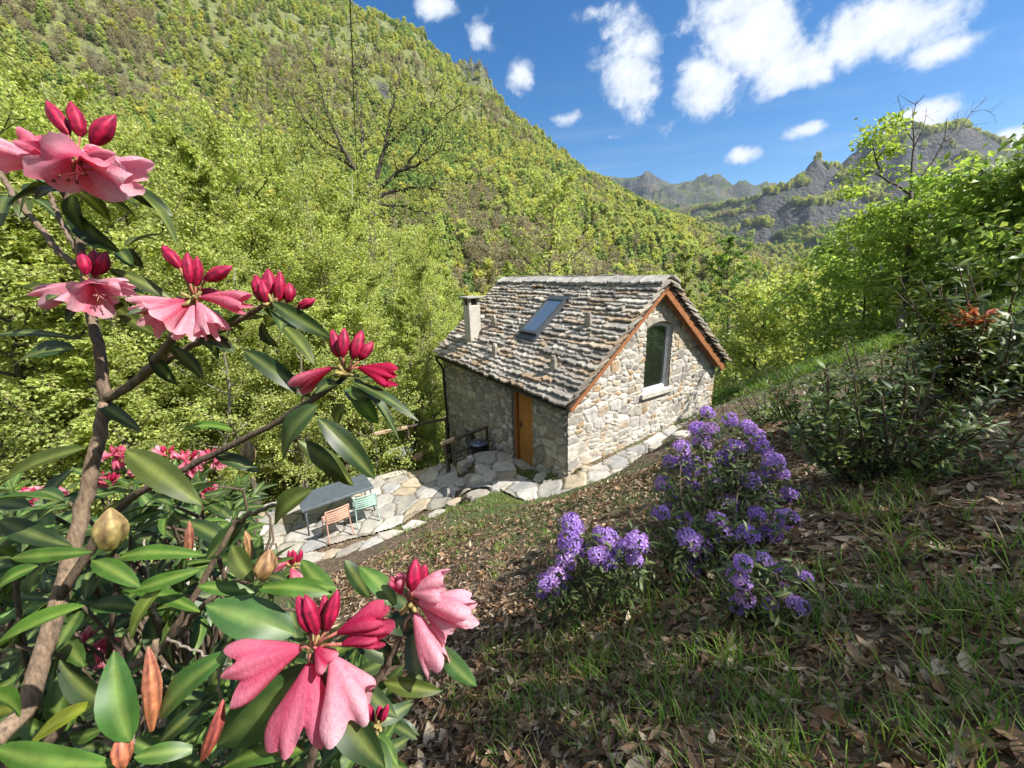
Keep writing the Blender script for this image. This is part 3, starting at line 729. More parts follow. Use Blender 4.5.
# gutter and downpipe
gut = MB(); gx_, gz_ = -.255, -.125
prof = [(math.cos(a) * .06, math.sin(a) * .06) for a in np.linspace(math.pi, 2 * math.pi, 8)]
prof += [(c * .86, s * .86) for c, s in prof[::-1]]
k = len(prof)
V = np.array([(gx_ + c, yy, gz_ + s) for yy in (-OU + .02, HL + OU - .02) for c, s in prof]); i = np.arange(k)
gut.add(V, [np.stack([i, (i + 1) % k, k + (i + 1) % k, k + i], -1), list(range(k))[::-1], list(range(k, 2 * k))])
for yy in np.arange(.1, HL, .9):
    gut.add(*tube([(gx_ + math.cos(a) * .068, yy, gz_ + math.sin(a) * .068) for a in np.linspace(math.pi, 2 * math.pi, 7)], .008, 5))
gutter = gut.build('gutter', M['metal_dark'], house)
dp = MB(); dp.add(*tube(smooth_path([(gx_, HL - .02, gz_ - .05), (gx_, HL - .02, gz_ - .16), (-.11, HL - .06, gz_ - .42), (-.09, HL - .06, -1.0), (-.09, HL - .06, -2.5), (-.09, HL - .06, -4.4)], 26), .042, 8))
for zz in (-1.1, -2.6): dp.add(*tube([(-.09, HL - .06, zz), (-.09, HL - .06, zz + .04)], .052, 8))
dp.build('downpipe', M['metal_dark'], house, smooth=True)

# chimney
cx, cy, cw = .50, 4.97, .19
cz0 = float(roofpt(0, (cx + OV) / CT, cy, 0)[2]) - .1; CH = cz0 + 1.42
ch = MB()
ch.add(*box(cx - cw, cx + cw, cy - cw, cy + cw, cz0 - .2, CH - .2, .012), (.50, .475, .43))
for sx_ in (-1, 1):
    for sy in (-1, 1): ch.add(*box(cx + sx_ * (cw - .05) - .045, cx + sx_ * (cw - .05) + .045, cy + sy * (cw - .05) - .045, cy + sy * (cw - .05) + .045, CH - .21, CH, .006), (.34, .31, .27))
ch.add(*box(cx - cw + .06, cx + cw - .06, cy - cw + .06, cy + cw - .06, CH - .2, CH - .03), (.03, .028, .025))  # solid near-black core paints the darkness of the gap under the cap
chim = ch.build('chimney', M['plaster'], house)
cp = MB(); V, F = box(cx - cw - .085, cx + cw + .085, cy - cw - .085, cy + cw + .085, CH + .003, CH + .06, .012); cp.add(V + rng.uniform(-.008, .008, V.shape), F, (.36, .34, .31))
cp.build('chimney_cap', M['slab'], chim)

# skylight, lying on the front slope
def sky_box(s0, s1, y0, y1, n0, n1, mb, c=(1, 1, 1)):
    q = np.array([roofpt(0, s, y, n) for n in (n0, n1) for (s, y) in ((s0, y0), (s1, y0), (s1, y1), (s0, y1))])
    mb.add(q, [[0, 1, 2, 3], [4, 7, 6, 5], [0, 4, 5, 1], [1, 5, 6, 2], [2, 6, 7, 3], [3, 7, 4, 0]], c)
sk = MB(); s0, s1, y0, y1 = (.93 + OV) / CT, (1.93 + OV) / CT, 2.10, 2.84; fw = .075
for (a, b, c, d) in ((s0, s0 + fw, y0, y1), (s1 - fw, s1, y0, y1), (s0 + fw, s1 - fw, y0, y0 + fw), (s0 + fw, s1 - fw, y1 - fw, y1)): sky_box(a, b, c, d, .02, .265, sk)
sky_box(s0 - .16, s0 - .002, y0 - .05, y1 + .05, .12, .185, sk); sky_box(s1 + .002, s1 + .09, y0 - .04, y1 + .04, .12, .24, sk)
sky_o = sk.build('skylight', M['frame_grey'], house)
sg = MB(); sky_box(s0 + fw, s1 - fw, y0 + fw, y1 - fw, .10, .24, sg); sg.build('pane', M['skyglass'], sky_o)

# door
dm = MB(); n_p = 6; pw = (DY1 - DY0 - .2) / n_p
for k in range(n_p): dm.add(*box(.10 + .003 * (k % 2), .145, DY0 + .1 + k * pw + .003, DY0 + .1 + (k + 1) * pw - .003, DZ0 + .03, DZ1 - .06, .005))
door = dm.build('door', M['door_wood'], house)
fr_ = MB()
fr_.add(*box(.03, .16, DY0, DY0 + .095, DZ0, DZ1, .006)); fr_.add(*box(.03, .16, DY1 - .095, DY1, DZ0, DZ1, .006)); fr_.add(*box(.035, .16, DY0 + .095, DY1 - .095, DZ1 - .055, DZ1, .004))
fr_.build('door_frame', M['jamb_wood'], door)
hd = MB(); hd.add(*tube([(.10, DY1 - .2, -1.2), (.05, DY1 - .2, -1.2), (.045, DY1 - .31, -1.2)], .011, 6)); hd.add(*box(.09, .105, DY1 - .225, DY1 - .175, -1.3, -1.1, .004)); hd.build('handle', M['iron'], door)
li = MB(); V, F = box(-.035, .2, DY0 - .2, DY1 + .16, DZ1 + .003, DZ1 + .13, .015); li.add(V + rng.uniform(-.01, .01, V.shape), F, (.30, .27, .22)); li.build('lintel', M['stone'], house)
th_ = MB(); V, F = box(-.18, .2, DY0 - .12, DY1 + .12, DZ0 - .1, DZ0 - .003, .015); th_.add(V, F, (.36, .34, .3)); th_.build('doorstep', M['paving'], house)
vb = MB(); vb.add(*box(.30, .34, DY0 - .1, DY1 + .1, DZ0 - .2, DZ1 + .1)); vb.add(*box(.30, .34, CY0 - .1, CY1 + .1, CZ0, CZ1 + .1)); 
cb = MB(); cb.add(*box(.16, .2, CY0, CY1, CZ0, CZ1)); cb.build('cellar_door', M['dark_wood'], house)
cl = MB(); V, F = box(-.04, .22, CY0 - .15, CY1 + .15, CZ1 + .003, CZ1 + .11, .012); cl.add(V, F, (.3, .28, .24)); cl.build('lintel', M['stone'], house)

# gable window with a flat arch
wm = MB(); ins = .055
def arch(z1, rise, n=10, x0=WX0, x1=WX1): return [(x0 + (x1 - x0) * t_, z1 - rise + rise * (1 - (2 * t_ - 1) ** 2)) for t_ in np.linspace(0, 1, n)]
def ringframe(x0, x1, z0, z1, rise, wdt, ya, yb, mb):
    outer = [(x0, z0), (x1, z0)] + arch(z1, rise, 10, x0, x1)[::-1]
    inner = [(x0 + wdt, z0 + wdt), (x1 - wdt, z0 + wdt)] + arch(z1 - wdt, rise * .9, 10, x0 + wdt, x1 - wdt)[::-1]
    k = len(outer); V = np.array([(p[0], y, p[1]) for y in (ya, yb) for ring in (outer, inner) for p in ring]); i = np.arange(k); j = (i + 1) % k
    mb.add(V, [np.stack([i, j, k + j, k + i], -1), np.stack([2 * k + i, 3 * k + i, 3 * k + j, 2 * k + j], -1), np.stack([k + i, k + j, 3 * k + j, 3 * k + i], -1), np.stack([i, 2 * k + i, 2 * k + j, j], -1)])
    return inner
inn = ringframe(WX0 + .004, WX1 - .004, WZ0 + .004, WZ1 - .03, .09, .055, ins, ins + .07, wm)
win = wm.build('window', M['frame_white'], house)
w2 = MB(); inn2 = ringframe(WX0 + .046, WX1 - .046, WZ0 + .046, WZ1 - .073, .085, .035, ins + .02, ins + .06, w2); w2.build('sash', M['frame_white'], win)
pn = MB(); V = np.array([(p[0], ins + .04, p[1]) for p in inn2]); pn.add(V, [list(range(len(V)))]); pn.build('pane', M['glass'], win)
ar = MB(); a_ = arch(WZ1 + .005, .12, 12, WX0 - .02, WX1 + .02)
V = []; 
for (x, z) in a_: V += [(x, -.03, z), (x, -.03, WZ1 + .12 + .03 * math.sin(x * 9)), (x, ins + .02, z), (x, ins + .02, WZ1 + .12)]
V = np.array(V); n_ = len(a_); F = []
for i_ in range(n_ - 1):
    b = i_ * 4; c = b + 4; F += [[b, b + 1, c + 1, c], [b + 2, c + 2, c + 3, b + 3], [b, c, c + 2, b + 2], [b + 1, b + 3, c + 3, c + 1]]
F += [[0, 2, 3, 1], [4 * n_ - 4, 4 * n_ - 3, 4 * n_ - 1, 4 * n_ - 2]]
ar.add(V, F, (.40, .36, .30)); ar.build('arch_lintel', M['stone'], house)
sl_ = MB(); V, F = box(WX0 - .1, WX1 + .1, -.1, ins - .003, WZ0 - .12, WZ0 + .003, .014); sl_.add(V + rng.uniform(-.006, .006, V.shape), F, (.58, .55, .50)); sl_.build('sill', M['stone'], house)

# ------------------------------------------------------------------ paved terrace and path
st = .03
gx2, gy2 = np.meshgrid(np.arange(-7.2, 6.6, st), np.arange(5.6, 13.4, st), indexing='ij')
dist = np.full(gx2.shape, 9.0)
for pts, hw, fall in (_strips[0], _strips[2], (_strips[3][0], .34, .6)):
    _, _, dd = strip_w(gx2, gy2, pts, hw, fall); dist = np.minimum(dist, dd - hw)
dist += .12 * fbm(gx2 * 1.3, gy2 * 1.3, 3, 21)
lx = (gx2 - HA[0]) * HV[0] + (gy2 - HA[1]) * HV[1]; ly = (gx2 - HA[0]) * HU[0] + (gy2 - HA[1]) * HU[1]
hh_ = height(gx2, gy2); slp = np.hypot(np.gradient(hh_, axis=0), np.gradient(hh_, axis=1)) / st
keep = (dist < .02) & (slp < .95) & ~((lx > .02) & (ly > .02) & (lx < HW) & (ly < HL))
f1, f2, idn = cell_field(gx2 + .06 * fbm(gx2 * 4, gy2 * 4, 2, 4), gy2 + .06 * fbm(gx2 * 4, gy2 * 4, 2, 8), .52, 3)
edge = f2 - f1
rr = hash2(idn, idn * 0 + 3, 11); r2 = hash2(idn, idn * 0 + 9, 15)
zz = height(gx2, gy2) + .012 + .035 * sstep(.015, .07, edge) + .02 * rr
pal = np.array([[.50, .47, .41], [.56, .54, .50], [.44, .42, .38], [.52, .44, .32], [.60, .58, .55], [.40, .40, .40]])
cc = pal[(r2 * 5.99).astype(int)] * (.62 + .3 * rr)[..., None]
cc = np.where((edge < .03)[..., None], np.array([.14, .12, .08]), cc)
idx = np.arange(gx2.size).reshape(gx2.shape)
q = keep[:-1, :-1] & keep[1:, :-1] & keep[1:, 1:] & keep[:-1, 1:]
F = np.stack([idx[:-1, :-1][q], idx[1:, :-1][q], idx[1:, 1:][q], idx[:-1, 1:][q]], -1)
used = np.unique(F); remap = np.full(gx2.size, -1); remap[used] = np.arange(len(used))
mb = MB(); mb.add(np.stack([gx2, gy2, zz], -1).reshape(-1, 3)[used], remap[F], cc.reshape(-1, 3)[used])
tag(mb.build('stone_paving', M['paving'], smooth=True), kind='structure')

def rock_mesh(sx_, sy, sz, c, seed, name='stone', flat=.5):
    """angular weathered block"""
    rg = np.random.default_rng(seed); k = 9; a = np.sort(rg.uniform(0, 2 * math.pi, k)) * .35 + np.arange(k) * 2 * math.pi / k * .65 + 0
    a = np.arange(k) * 2 * math.pi / k + rg.uniform(-.22, .22, k); rad = rg.uniform(.82, 1.1, k); rings = []
    for zz_, sc_ in ((-.55, .9), (.0, 1.02), (.36, .98), (.5, .8)):
        rings.append(np.stack([np.cos(a) * rad * sx_ * .5 * sc_, np.sin(a) * rad * sy * .5 * sc_, zz_ * sz + rg.uniform(-.05, .05, k) * sz], -1) + rg.uniform(-.02, .02, (k, 3)) * sx_)
    V = np.concatenate(rings); i = np.arange(k); F = [np.stack([r * k + i, r * k + (i + 1) % k, r * k + k + (i + 1) % k, r * k + k + i], -1) for r in range(3)] + [list(range(3 * k, 4 * k))]
    mb_ = MB(); mb_.add(V, F, c); return mb_.mesh(name, M['stone'])
edge_px = [(268, 563), (288, 561), (309, 559), (331, 556), (352, 551), (372, 545), (393, 536), (414, 527), (436, 515), (458, 503), (478, 495), (500, 489), (520, 483), (541, 479), (563, 475), (586, 470), (608, 463), (632, 456), (655, 448), (684, 436)]
for k, (px, py) in enumerate(edge_px):
    p = on_ground(px, py); s_ = rng.uniform(.3, .5) * (1 if k < 14 else .7)
    o = bpy.data.objects.new('edging_stone', rock_mesh(s_ * 1.3 * rng.uniform(.8, 1.2), s_ * .75, .15, PAL_GABLE[[0, 2, 1, 4, 3, 6][k % 6]] * .85, 300 + k)); col.objects.link(o)
    o.location = (float(p[0]), float(p[1]), float(p[2]) - .015); o.rotation_euler = (rng.uniform(-.1, .1), rng.uniform(-.1, .1), math.atan2(.55, .84) + rng.uniform(-.5, .5))
    tag(o, 'pale flat stone in the edging between the grassy slope and the stone path', 'stone', 'edging stones along the path')
# ------------------------------------------------------------------ trees
def leaf_quads(mb, P, D, N, L, W, C, fold=.18, m=0):
    """many small folded leaves: base, left, tip, right"""
    P, D, N = np.asarray(P), unit(D), np.asarray(N); S = unit(np.cross(D, N)); N = np.cross(S, D)
    L = np.broadcast_to(L, (len(P),))[:, None]; W = np.broadcast_to(W, (len(P),))[:, None]
    a = P; t = P + D * L - N * L * .12; l = P + D * L * .45 + S * W * .5 + N * W * fold; r = P + D * L * .45 - S * W * .5 + N * W * fold
    V = np.stack([a, r, t, l], 1).reshape(-1, 3); i = np.arange(len(P))[:, None] * 4
    mb.add(V, np.concatenate([i + np.array([[0, 1, 2]]), i + np.array([[0, 2, 3]])]), np.repeat(C, 4, 0), m)
LIME = np.array([[.45, .51, .15], [.39, .47, .13], [.51, .56, .20], [.34, .43, .12], [.47, .50, .17]])
def tree_parts(seed, H, r0, base, cw, limbs, twigs, leaves, ls, pal, shape='round', sag=0.0, up=.55, bark=(.13, .10, .075), stems=1, sides=6, spread=.5, lean=0.0, bare=0.0):
    """returns (trunk MB, crown MB) with the foot of the tree at the origin"""
    rg = np.random.default_rng(seed); tk, cr = MB(), MB(); bark = np.array(bark); P_, D_, C_ = [], [], []
    for s_ in range(stems):
        a = rg.uniform(0, 6.28); off = 0 if stems == 1 else rg.uniform(.1, .35)
        top = np.array([math.cos(a), math.sin(a), 0]) * (lean * H if stems == 1 else rg.uniform(.12, .24) * H); hh = H * (1 if s_ == 0 else rg.uniform(.75, 1))
        ts = np.linspace(0, 1, 9); wob = np.cumsum(rg.normal(0, .012 * H, (9, 2)), 0); wob -= wob[0]
        path = np.stack([off * math.cos(a) + top[0] * ts ** 1.3 + wob[:, 0], off * math.sin(a) + top[1] * ts ** 1.3 + wob[:, 1], -.4 + (hh + .4) * ts], -1)
        rad = r0 * (1 - ts) ** .8 * (1 if stems == 1 else .65) + .008
        rad[0] *= 1.35
        tk.add(*tube(path, rad, sides), bark * rg.uniform(.8, 1.15)); az0 = rg.uniform(0, 6.28)
        for k in range(limbs // stems):
            f = base + (1 - base) * ((k + rg.uniform(0, 1)) / (limbs // stems)) ** .85 * .98
            i_ = f * 8; i0 = min(int(i_), 7); o = path[i0] + (path[i0 + 1] - path[i0]) * (i_ - i0)
            q = (f - base) / (1 - base)
            prof = {'round': math.sqrt(max(.05, 1 - (1.75 * q - .75) ** 2 * (.9 if q > .43 else .75))), 'cone': 1.05 - q * .85, 'vase': .45 + .75 * q ** .7 if q < .85 else .8, 'column': .75 + .25 * math.sin(q * 3)}[shape]
            ln = cw * prof * rg.uniform(.72, 1.12); aa = az0 + k * 2.39996 + rg.uniform(-.4, .4)
            u_ = up * (0.6 + .8 * q) + rg.uniform(-.15, .15)
            d = np.array([math.cos(aa), math.sin(aa), u_]); d /= np.linalg.norm(d)
            tt = np.linspace(0, 1, 6)[:, None]
            lp = o + d * ln * tt + np.array([0, 0, 1.0]) * (ln * .18 * tt ** 2 - sag * ln * tt ** 2) + np.cumsum(rg.normal(0, .03 * ln, (6, 3)), 0) * tt
            lr_ = max(.012, rad[i0] * .5) * (1 - tt[:, 0]) ** .7 + .004
            tk.add(*tube(lp, lr_, max(3, sides - 2), False), bark * rg.uniform(.75, 1.1))
            if rg.random() < bare: continue
            tint = rg.uniform(.8, 1.18)
            for j in range(twigs):
                g = .22 + .78 * (j + rg.random()) / twigs; i_ = g * 5; i1 = min(int(i_), 4); to = lp[i1] + (lp[i1 + 1] - lp[i1]) * (i_ - i1)
                td = unit(d * .5 + rg.normal(0, spread, 3) + np.array([0, 0, .15 - sag])); tl = ln * rg.uniform(.22, .42)
                if j % 2 == 0 or sides > 6: tk.add(*tube(np.array([to, to + td * tl * .55 + rg.normal(0, .03, 3) * tl, to + td * tl]), np.array([.35, .2, .1]) * lr_[0] + .003, 3, False), bark * .9)
                n = max(1, int(leaves * rg.uniform(.7, 1.3)))
                g2 = rg.uniform(.1, 1.1, n)[:, None]
                P_.append(to + td * tl * g2 + rg.normal(0, 1, (n, 3)) * tl * np.array([.2, .2, .13]))
                D_.append(unit(td * .5 + rg.normal(0, .8, (n, 3)) + np.array([0, 0, -.25])))
                C_.append(pal[rg.integers(len(pal), size=n)] * rg.uniform(.78, 1.22, (n, 1)) * tint)
    if not P_: P_, D_, C_ = [np.zeros((1, 3))], [np.array([[1., 0, 0]])], [pal[:1]]
    P_, D_, C_ = np.concatenate(P_), np.concatenate(D_), np.concatenate(C_); n = len(P_)
    N_ = unit(rg.normal(0, .55, (n, 3)) + np.array([0, 0, 1.0]))
    leaf_quads(cr, P_, D_, N_, ls * rg.uniform(.7, 1.3, n), ls * rg.uniform(.6, .95, n), C_)
    return tk, cr
def make_tree(name, loc, label, cat, group, tk, cr, leafm='leaf_spring', rz=0.0, scale=1.0):
    o = empty(name, loc, label, cat, group, rz); o.scale = (scale,) * 3
    tk.build('trunk', M['bark'], o, smooth=True)
    if cr is not None: cr.build('crown', M[leafm], o)
    return o
def foot(az_px, r, py=300):
    d = at(az_px, py, 1.0); h = np.hypot(d[0], d[1]); x, y = d[0] / h * r, d[1] / h * r
    return np.array([x, y, float(height(x, y))])
def top_height(px, py, r):
    """height above the ground that reaches picture row py at r metres"""
    d = at(px, py, 1.0); f = foot(px, r, py); return f, d[2] / np.hypot(d[0], d[1]) * r - f[2]
rng = np.random.default_rng(11)

# thicket of young trees on the slope below the terrace
protos = []
for k, (sh, st_) in enumerate((('column', 1), ('round', 2), ('cone', 1), ('column', 3))):
    protos.append(tree_parts(100 + k, 10.0, .10, .14, 1.75, 40, 11, 46, .076, LIME, sh, up=.75, stems=st_, spread=.62, bark=[(.10, .085, .065), (.30, .28, .24), (.12, .10, .08), (.26, .24, .20)][k]))
pm = [(a.mesh('trunk', M['bark'], True), b.mesh('crown', M['leaf_spring'])) for a, b in protos]
def place(name, pmesh, loc, h, href, rz, label, cat, group, wide=1.0):
    o = empty(name, loc, label, cat, group, rz); s = h / href; o.scale = (s * wide, s * wide, s)
    for nm, me in zip(('trunk', 'crown'), pmesh):
        c = bpy.data.objects.new(nm, me); col.objects.link(c); c.parent = o
    return o
thick = [(-130, 120, 10), (-75, 100, 12.5), (-35, 150, 10.5), (0, 132, 14), (28, 165, 11), (58, 140, 16), (84, 150, 12.5), (112, 112, 17), (135, 140, 12), (160, 116, 15.5), (186, 132, 12.5), (212, 100, 18), (232, 128, 14), (258, 140, 13), (276, 128, 19), (298, 168, 14.5), (318, 176, 20), (336, 206, 15), (360, 214, 18), (384, 236, 15.5), (405, 240, 19), (425, 262, 16), (446, 262, 21), (-100, 170, 16), (300, 240, 12), (350, 270, 12.5), (398, 290, 13.2), (250, 260, 11), (190, 250, 10.5), (120, 260, 10), (50, 270, 9.5)]
for k, (px, py, r) in enumerate(thick):
    f, h = top_height(px, py, r)
    place('young_tree', pm[k % 4], f, h, 10.3, rng.uniform(0, 6.28), 'young tree with small lime green leaves in the thicket below the terrace', 'tree', 'young trees of the thicket', 1.0 * rng.uniform(.9, 1.15) * (10 / max(h, 6)) ** .5)

# the large old tree with dark spreading limbs
f, h = top_height(372, 62, 25)
rg = np.random.default_rng(44); tk, cr = MB(), MB(); bk = np.array([.07, .055, .045]); DT = 24.5
o = empty('old_tree', f, 'large old tree with dark spreading limbs showing through sparse new leaves', 'tree')
tk.add(*tube(smooth_path([f - [0, 0, .4], at(367, 330, DT), at(371, 250, DT), at(371, 192, DT)], 16), np.linspace(.42, .24, 16), 9), bk)
Pl, Dl = [], []
for l, r in [([(371, 196), (345, 152), (326, 112), (317, 70)], .15), ([(371, 194), (384, 150), (392, 110), (399, 72)], .16), ([(371, 196), (400, 172), (426, 160), (450, 142)], .14), ([(372, 200), (398, 190), (430, 188), (458, 198)], .13), ([(371, 196), (352, 168), (326, 152), (294, 142)], .13), ([(373, 206), (400, 206), (424, 214), (440, 228)], .10), ([(371, 196), (362, 140), (357, 92), (360, 58)], .14), ([(384, 150), (404, 128), (424, 112), (440, 88)], .09), ([(345, 152), (322, 140), (300, 112), (288, 90)], .09), ([(400, 172), (420, 148), (438, 122), (462, 104)], .08)]:
    n = len(l); ph = rg.uniform(-2.2, 2.2); P = smooth_path([at(a, b, DT + ph * i / n) for i, (a, b) in enumerate(l)], 20) + rg.normal(0, .05, (20, 3)); tk.add(*tube(P, np.linspace(r, .025, 20), 7), bk)
    for q in range(26):
        i_ = rg.integers(5, 20); d = unit(unit(P[i_] - P[i_ - 1]) * .7 + rg.normal(0, .65, 3)); tl = rg.uniform(.7, 2.0); e = P[i_] + d * tl; m_ = P[i_] + d * tl * .5 + rg.normal(0, .08, 3); tk.add(*tube([P[i_], m_, e], [r * .22, .018, .008], 4), bk)
        nn = 30; g2 = rg.uniform(.3, 1.1, (nn, 1)); Pl.append(P[i_] + d * tl * g2 + rg.normal(0, .28, (nn, 3))); Dl.append(rg.normal(0, 1, (nn, 3)))
Pl, Dl = np.concatenate(Pl), np.concatenate(Dl); n = len(Pl)
leaf_quads(cr, Pl, Dl, unit(rg.normal(0, .5, (n, 3)) + [0, 0, 1]), rg.uniform(.09, .17, n), rg.uniform(.07, .13, n), LIME[rg.integers(5, size=n)] * rg.uniform(.8, 1.15, (n, 1)))
for nm, q, mm in (('trunk', tk, 'bark'), ('crown', cr, 'leaf_spring')):
    c = q.build(nm, M[mm], o, smooth=(nm == 'trunk')); c.matrix_parent_inverse = Matrix.Translation(-o.location)

# trees that stand out around the house
PALG = np.array([[.20, .33, .07], [.17, .29, .06], [.25, .37, .08]])
singles = [(540, 186, 40, 'round', LIME, 5.2, 'broad round pale green tree rising behind the chimney end of the roof', .3),
           (735, 243, 62, 'round', PALG, 4.3, 'darker green round tree on the hillside to the right of the roof ridge', .35),
           (800, 280, 27, 'round', LIME, 3.0, 'pale yellow-green tree with a thin dark trunk beyond the right end of the house', .22),
           (768, 302, 22, 'column', LIME, 2.2, 'slender lime green tree just past the right roof edge', .18),
           (836, 304, 33, 'round', LIME * .95, 3.0, 'lime green tree where the grassy brow meets the valley woods', .22),
           (690, 250, 48, 'cone', LIME * .9, 2.6, 'pointed yellow-green tree over the gable peak', .25)]
for k, (px, py, r, sh, pal, cw, lab, ls) in enumerate(singles):
    f, h = top_height(px, py, r)
    tk, cr = tree_parts(60 + k, h, .02 * h * .6 + .05, .18, cw, 34, 9, 20, ls, pal, sh, up=.55, spread=.65)
    make_tree('spring_tree', f, lab, 'tree', None, tk, cr, rz=k)

# trees of the valley and the lower hillside
hp = []
VARS = [(LIME, 'round', 0), (LIME * .85, 'cone', 0), (np.array([[.30, .40, .07], [.25, .35, .06], [.36, .45, .08]]), 'round', 0), (np.array([[.45, .47, .10], [.50, .49, .12]]), 'column', 0), (np.array([[.19, .29, .06], [.15, .25, .05]]), 'round', 0), (np.array([[.32, .29, .20], [.36, .33, .22]]), 'vase', .35)]
for k, (pal, sh, br) in enumerate(VARS):
    a, b = tree_parts(80 + k, 10.0, .13, .16, 2.9, 26, 7, 13 if not br else 5, .30 if not br else .2, pal, sh, spread=.7, bare=br, up=.6, sides=5, bark=(.13, .11, .09))
    hp.append((a.mesh('trunk', M['bark'], True), b.mesh('crown', M['leaf_spring'])))
def too_near_house(x, y):
    lx = (x - HA[0]) * HV[0] + (y - HA[1]) * HV[1]; ly = (x - HA[0]) * HU[0] + (y - HA[1]) * HU[1]
    return -3.5 < lx < HW + 4 and -5 < ly < HL + 5
count = 0; tries = 0; spots = []
LAB = ['lime green tree of the woods on the lower hillside across the valley', 'pointed light green tree of the woods on the lower hillside', 'mid green tree among the lower hillside woods', 'yellowish slender tree among the lower hillside woods', 'dark green tree among the lower hillside woods', 'nearly bare grey-brown tree among the lower hillside woods']
while count < 230 and tries < 9000:
    tries += 1
    a = R_(rng.uniform(-56, 46)); r = math.sqrt(rng.uniform(24 ** 2, 128 ** 2))
    x, y = r * math.sin(a), r * math.cos(a)
    if any((x - q[0]) ** 2 + (y - q[1]) ** 2 < (2.6 + r * .022) ** 2 for q in spots): continue
    z = float(height(x, y))
    h = rng.uniform(7, 12)
    azd = math.degrees(a)
    lim = np.interp(azd, [-20, 0, 12, 25, 33, 40, 48], [90, 14, 8, 2.5, -1.5, -6, -8])      # keep the view over the valley open
    if math.degrees(math.atan2(z + h, r)) > lim + (4 if r > 60 else 0): continue
    spots.append((x, y))
    nz = float(fbm(np.array(x / 30), np.array(y / 30), 3, 70)); k = int(np.clip((nz + .5) * 6 + rng.normal(0, 1.1), 0, 5)); k = [0, 1, 0, 2, 3, 5][k] if rng.random() < .8 else 4
    place('hillside_tree', hp[k], (x, y, z - .2), h, 10.0, rng.uniform(0, 6.28), LAB[k], 'tree', 'trees of the lower hillside woods', rng.uniform(.95, 1.35)); count += 1

# far woods: one mass, too many to count
def scatter(name, P, S, RZ, IDX, meshes, kind='stuff'):
    me = bpy.data.meshes.new(name); me.vertices.add(len(P)); me.vertices.foreach_set('co', np.asarray(P, np.float32).ravel())
    for nm, dat, ty in (('sc', S, 'FLOAT'), ('rz', RZ, 'FLOAT'), ('ix', IDX, 'INT')):
        at_ = me.attributes.new(nm, ty, 'POINT'); at_.data.foreach_set('value', np.asarray(dat, np.int32 if ty == 'INT' else np.float32))
    o = bpy.data.objects.new(name, me); col.objects.link(o)
    ng = bpy.data.node_groups.new(name, 'GeometryNodeTree')
    ng.interface.new_socket('Geometry', in_out='INPUT', socket_type='NodeSocketGeometry'); ng.interface.new_socket('Geometry', in_out='OUTPUT', socket_type='NodeSocketGeometry')
    N, L = ng.nodes, ng.links; gi, go = N.new('NodeGroupInput'), N.new('NodeGroupOutput')
    j = N.new('GeometryNodeJoinGeometry')
    for q in reversed(meshes):
        so = bpy.data.objects.new(name + '_source', q); oi = N.new('GeometryNodeObjectInfo'); oi.inputs['Object'].default_value = so; oi.inputs['As Instance'].default_value = True
        L.new(oi.outputs['Geometry'], j.inputs[0])
    ip = N.new('GeometryNodeInstanceOnPoints'); L.new(gi.outputs[0], ip.inputs['Points']); L.new(j.outputs[0], ip.inputs['Instance']); ip.inputs['Pick Instance'].default_value = True
    def attr(nm, ty):
        a = N.new('GeometryNodeInputNamedAttribute'); a.data_type = ty; a.inputs[0].default_value = nm; return a.outputs[0]
    L.new(attr('ix', 'INT'), ip.inputs['Instance Index'])
    cx_ = N.new('ShaderNodeCombineXYZ'); L.new(attr('rz', 'FLOAT'), cx_.inputs[2]); er = N.new('FunctionNodeEulerToRotation'); L.new(cx_.outputs[0], er.inputs[0]); L.new(er.outputs[0], ip.inputs['Rotation'])
    L.new(attr('sc', 'FLOAT'), ip.inputs['Scale']); L.new(ip.outputs[0], go.inputs[0])
    md = o.modifiers.new('scatter', 'NODES'); md.node_group = ng
    return tag(o, kind=kind)
fm_ = []
FP = [LIME, np.array([[.33, .43, .11], [.39, .48, .12]]), np.array([[.46, .51, .14], [.52, .55, .16]]), np.array([[.25, .37, .10], [.30, .41, .11]]), np.array([[.36, .33, .23], [.30, .27, .19]]), np.array([[.42, .46, .12], [.44, .44, .15]])]
for k, pal in enumerate(FP):
    pal = pal * np.array([1.2, 1.12, 1.1])
    a, b = tree_parts(120 + k, 9.0, .12, .10, 2.7, 20, 6, 13 if k != 4 else 6, .72 if k != 4 else .5, pal, ['round', 'cone', 'round', 'round', 'vase', 'column'][k], spread=.7, sides=4, bark=(.14, .12, .10))
    both = MB(); 
    for V, F, C in zip(a.V, [None] * len(a.V), a.C): pass
    both.V, both.F, both.C, both.M, both.n = a.V + b.V, a.F + [f + a.n for f in b.F], a.C + b.C, [0] * len(a.F) + [1] * len(b.F), a.n + b.n
    fm_.append(both.mesh('woodland_tree', [M['bark'], M['leaf_forest']]))
def sample_polar(n, a0, a1, r0, r1, rg):
    a = np.radians(rg.uniform(a0, a1, n)); r = np.sqrt(rg.uniform(r0 ** 2, r1 ** 2, n)); return r * np.sin(a), r * np.cos(a), np.degrees(a), r
rg = np.random.default_rng(5)
x, y, a, r = sample_polar(52000, -60, 48, 100, 960, rg)
z = height(x, y)
dens = 1 - .8 * sstep(.42, .7, np.interp(a, [-60, 8, 20], [1, 1, 0]) * sstep(350, 520, r) * (.5 + 1.1 * fbm(x / 40, y / 40, 5, 51)))
rA = np.interp(a, [-50, -16, 0, 17, 30, 42], [720, 690, 720, 730, 710, 714])
zn = fbm(x / 70, y / 70, 4, 70) + rg.normal(0, .12, len(x))
dens = dens * (1 - .85 * np.exp(-((a + 2.5) / 4.2) ** 2) * sstep(.82, .9, r / 715) * (fbm(x / 22, y / 22, 4, 193) > -.1))
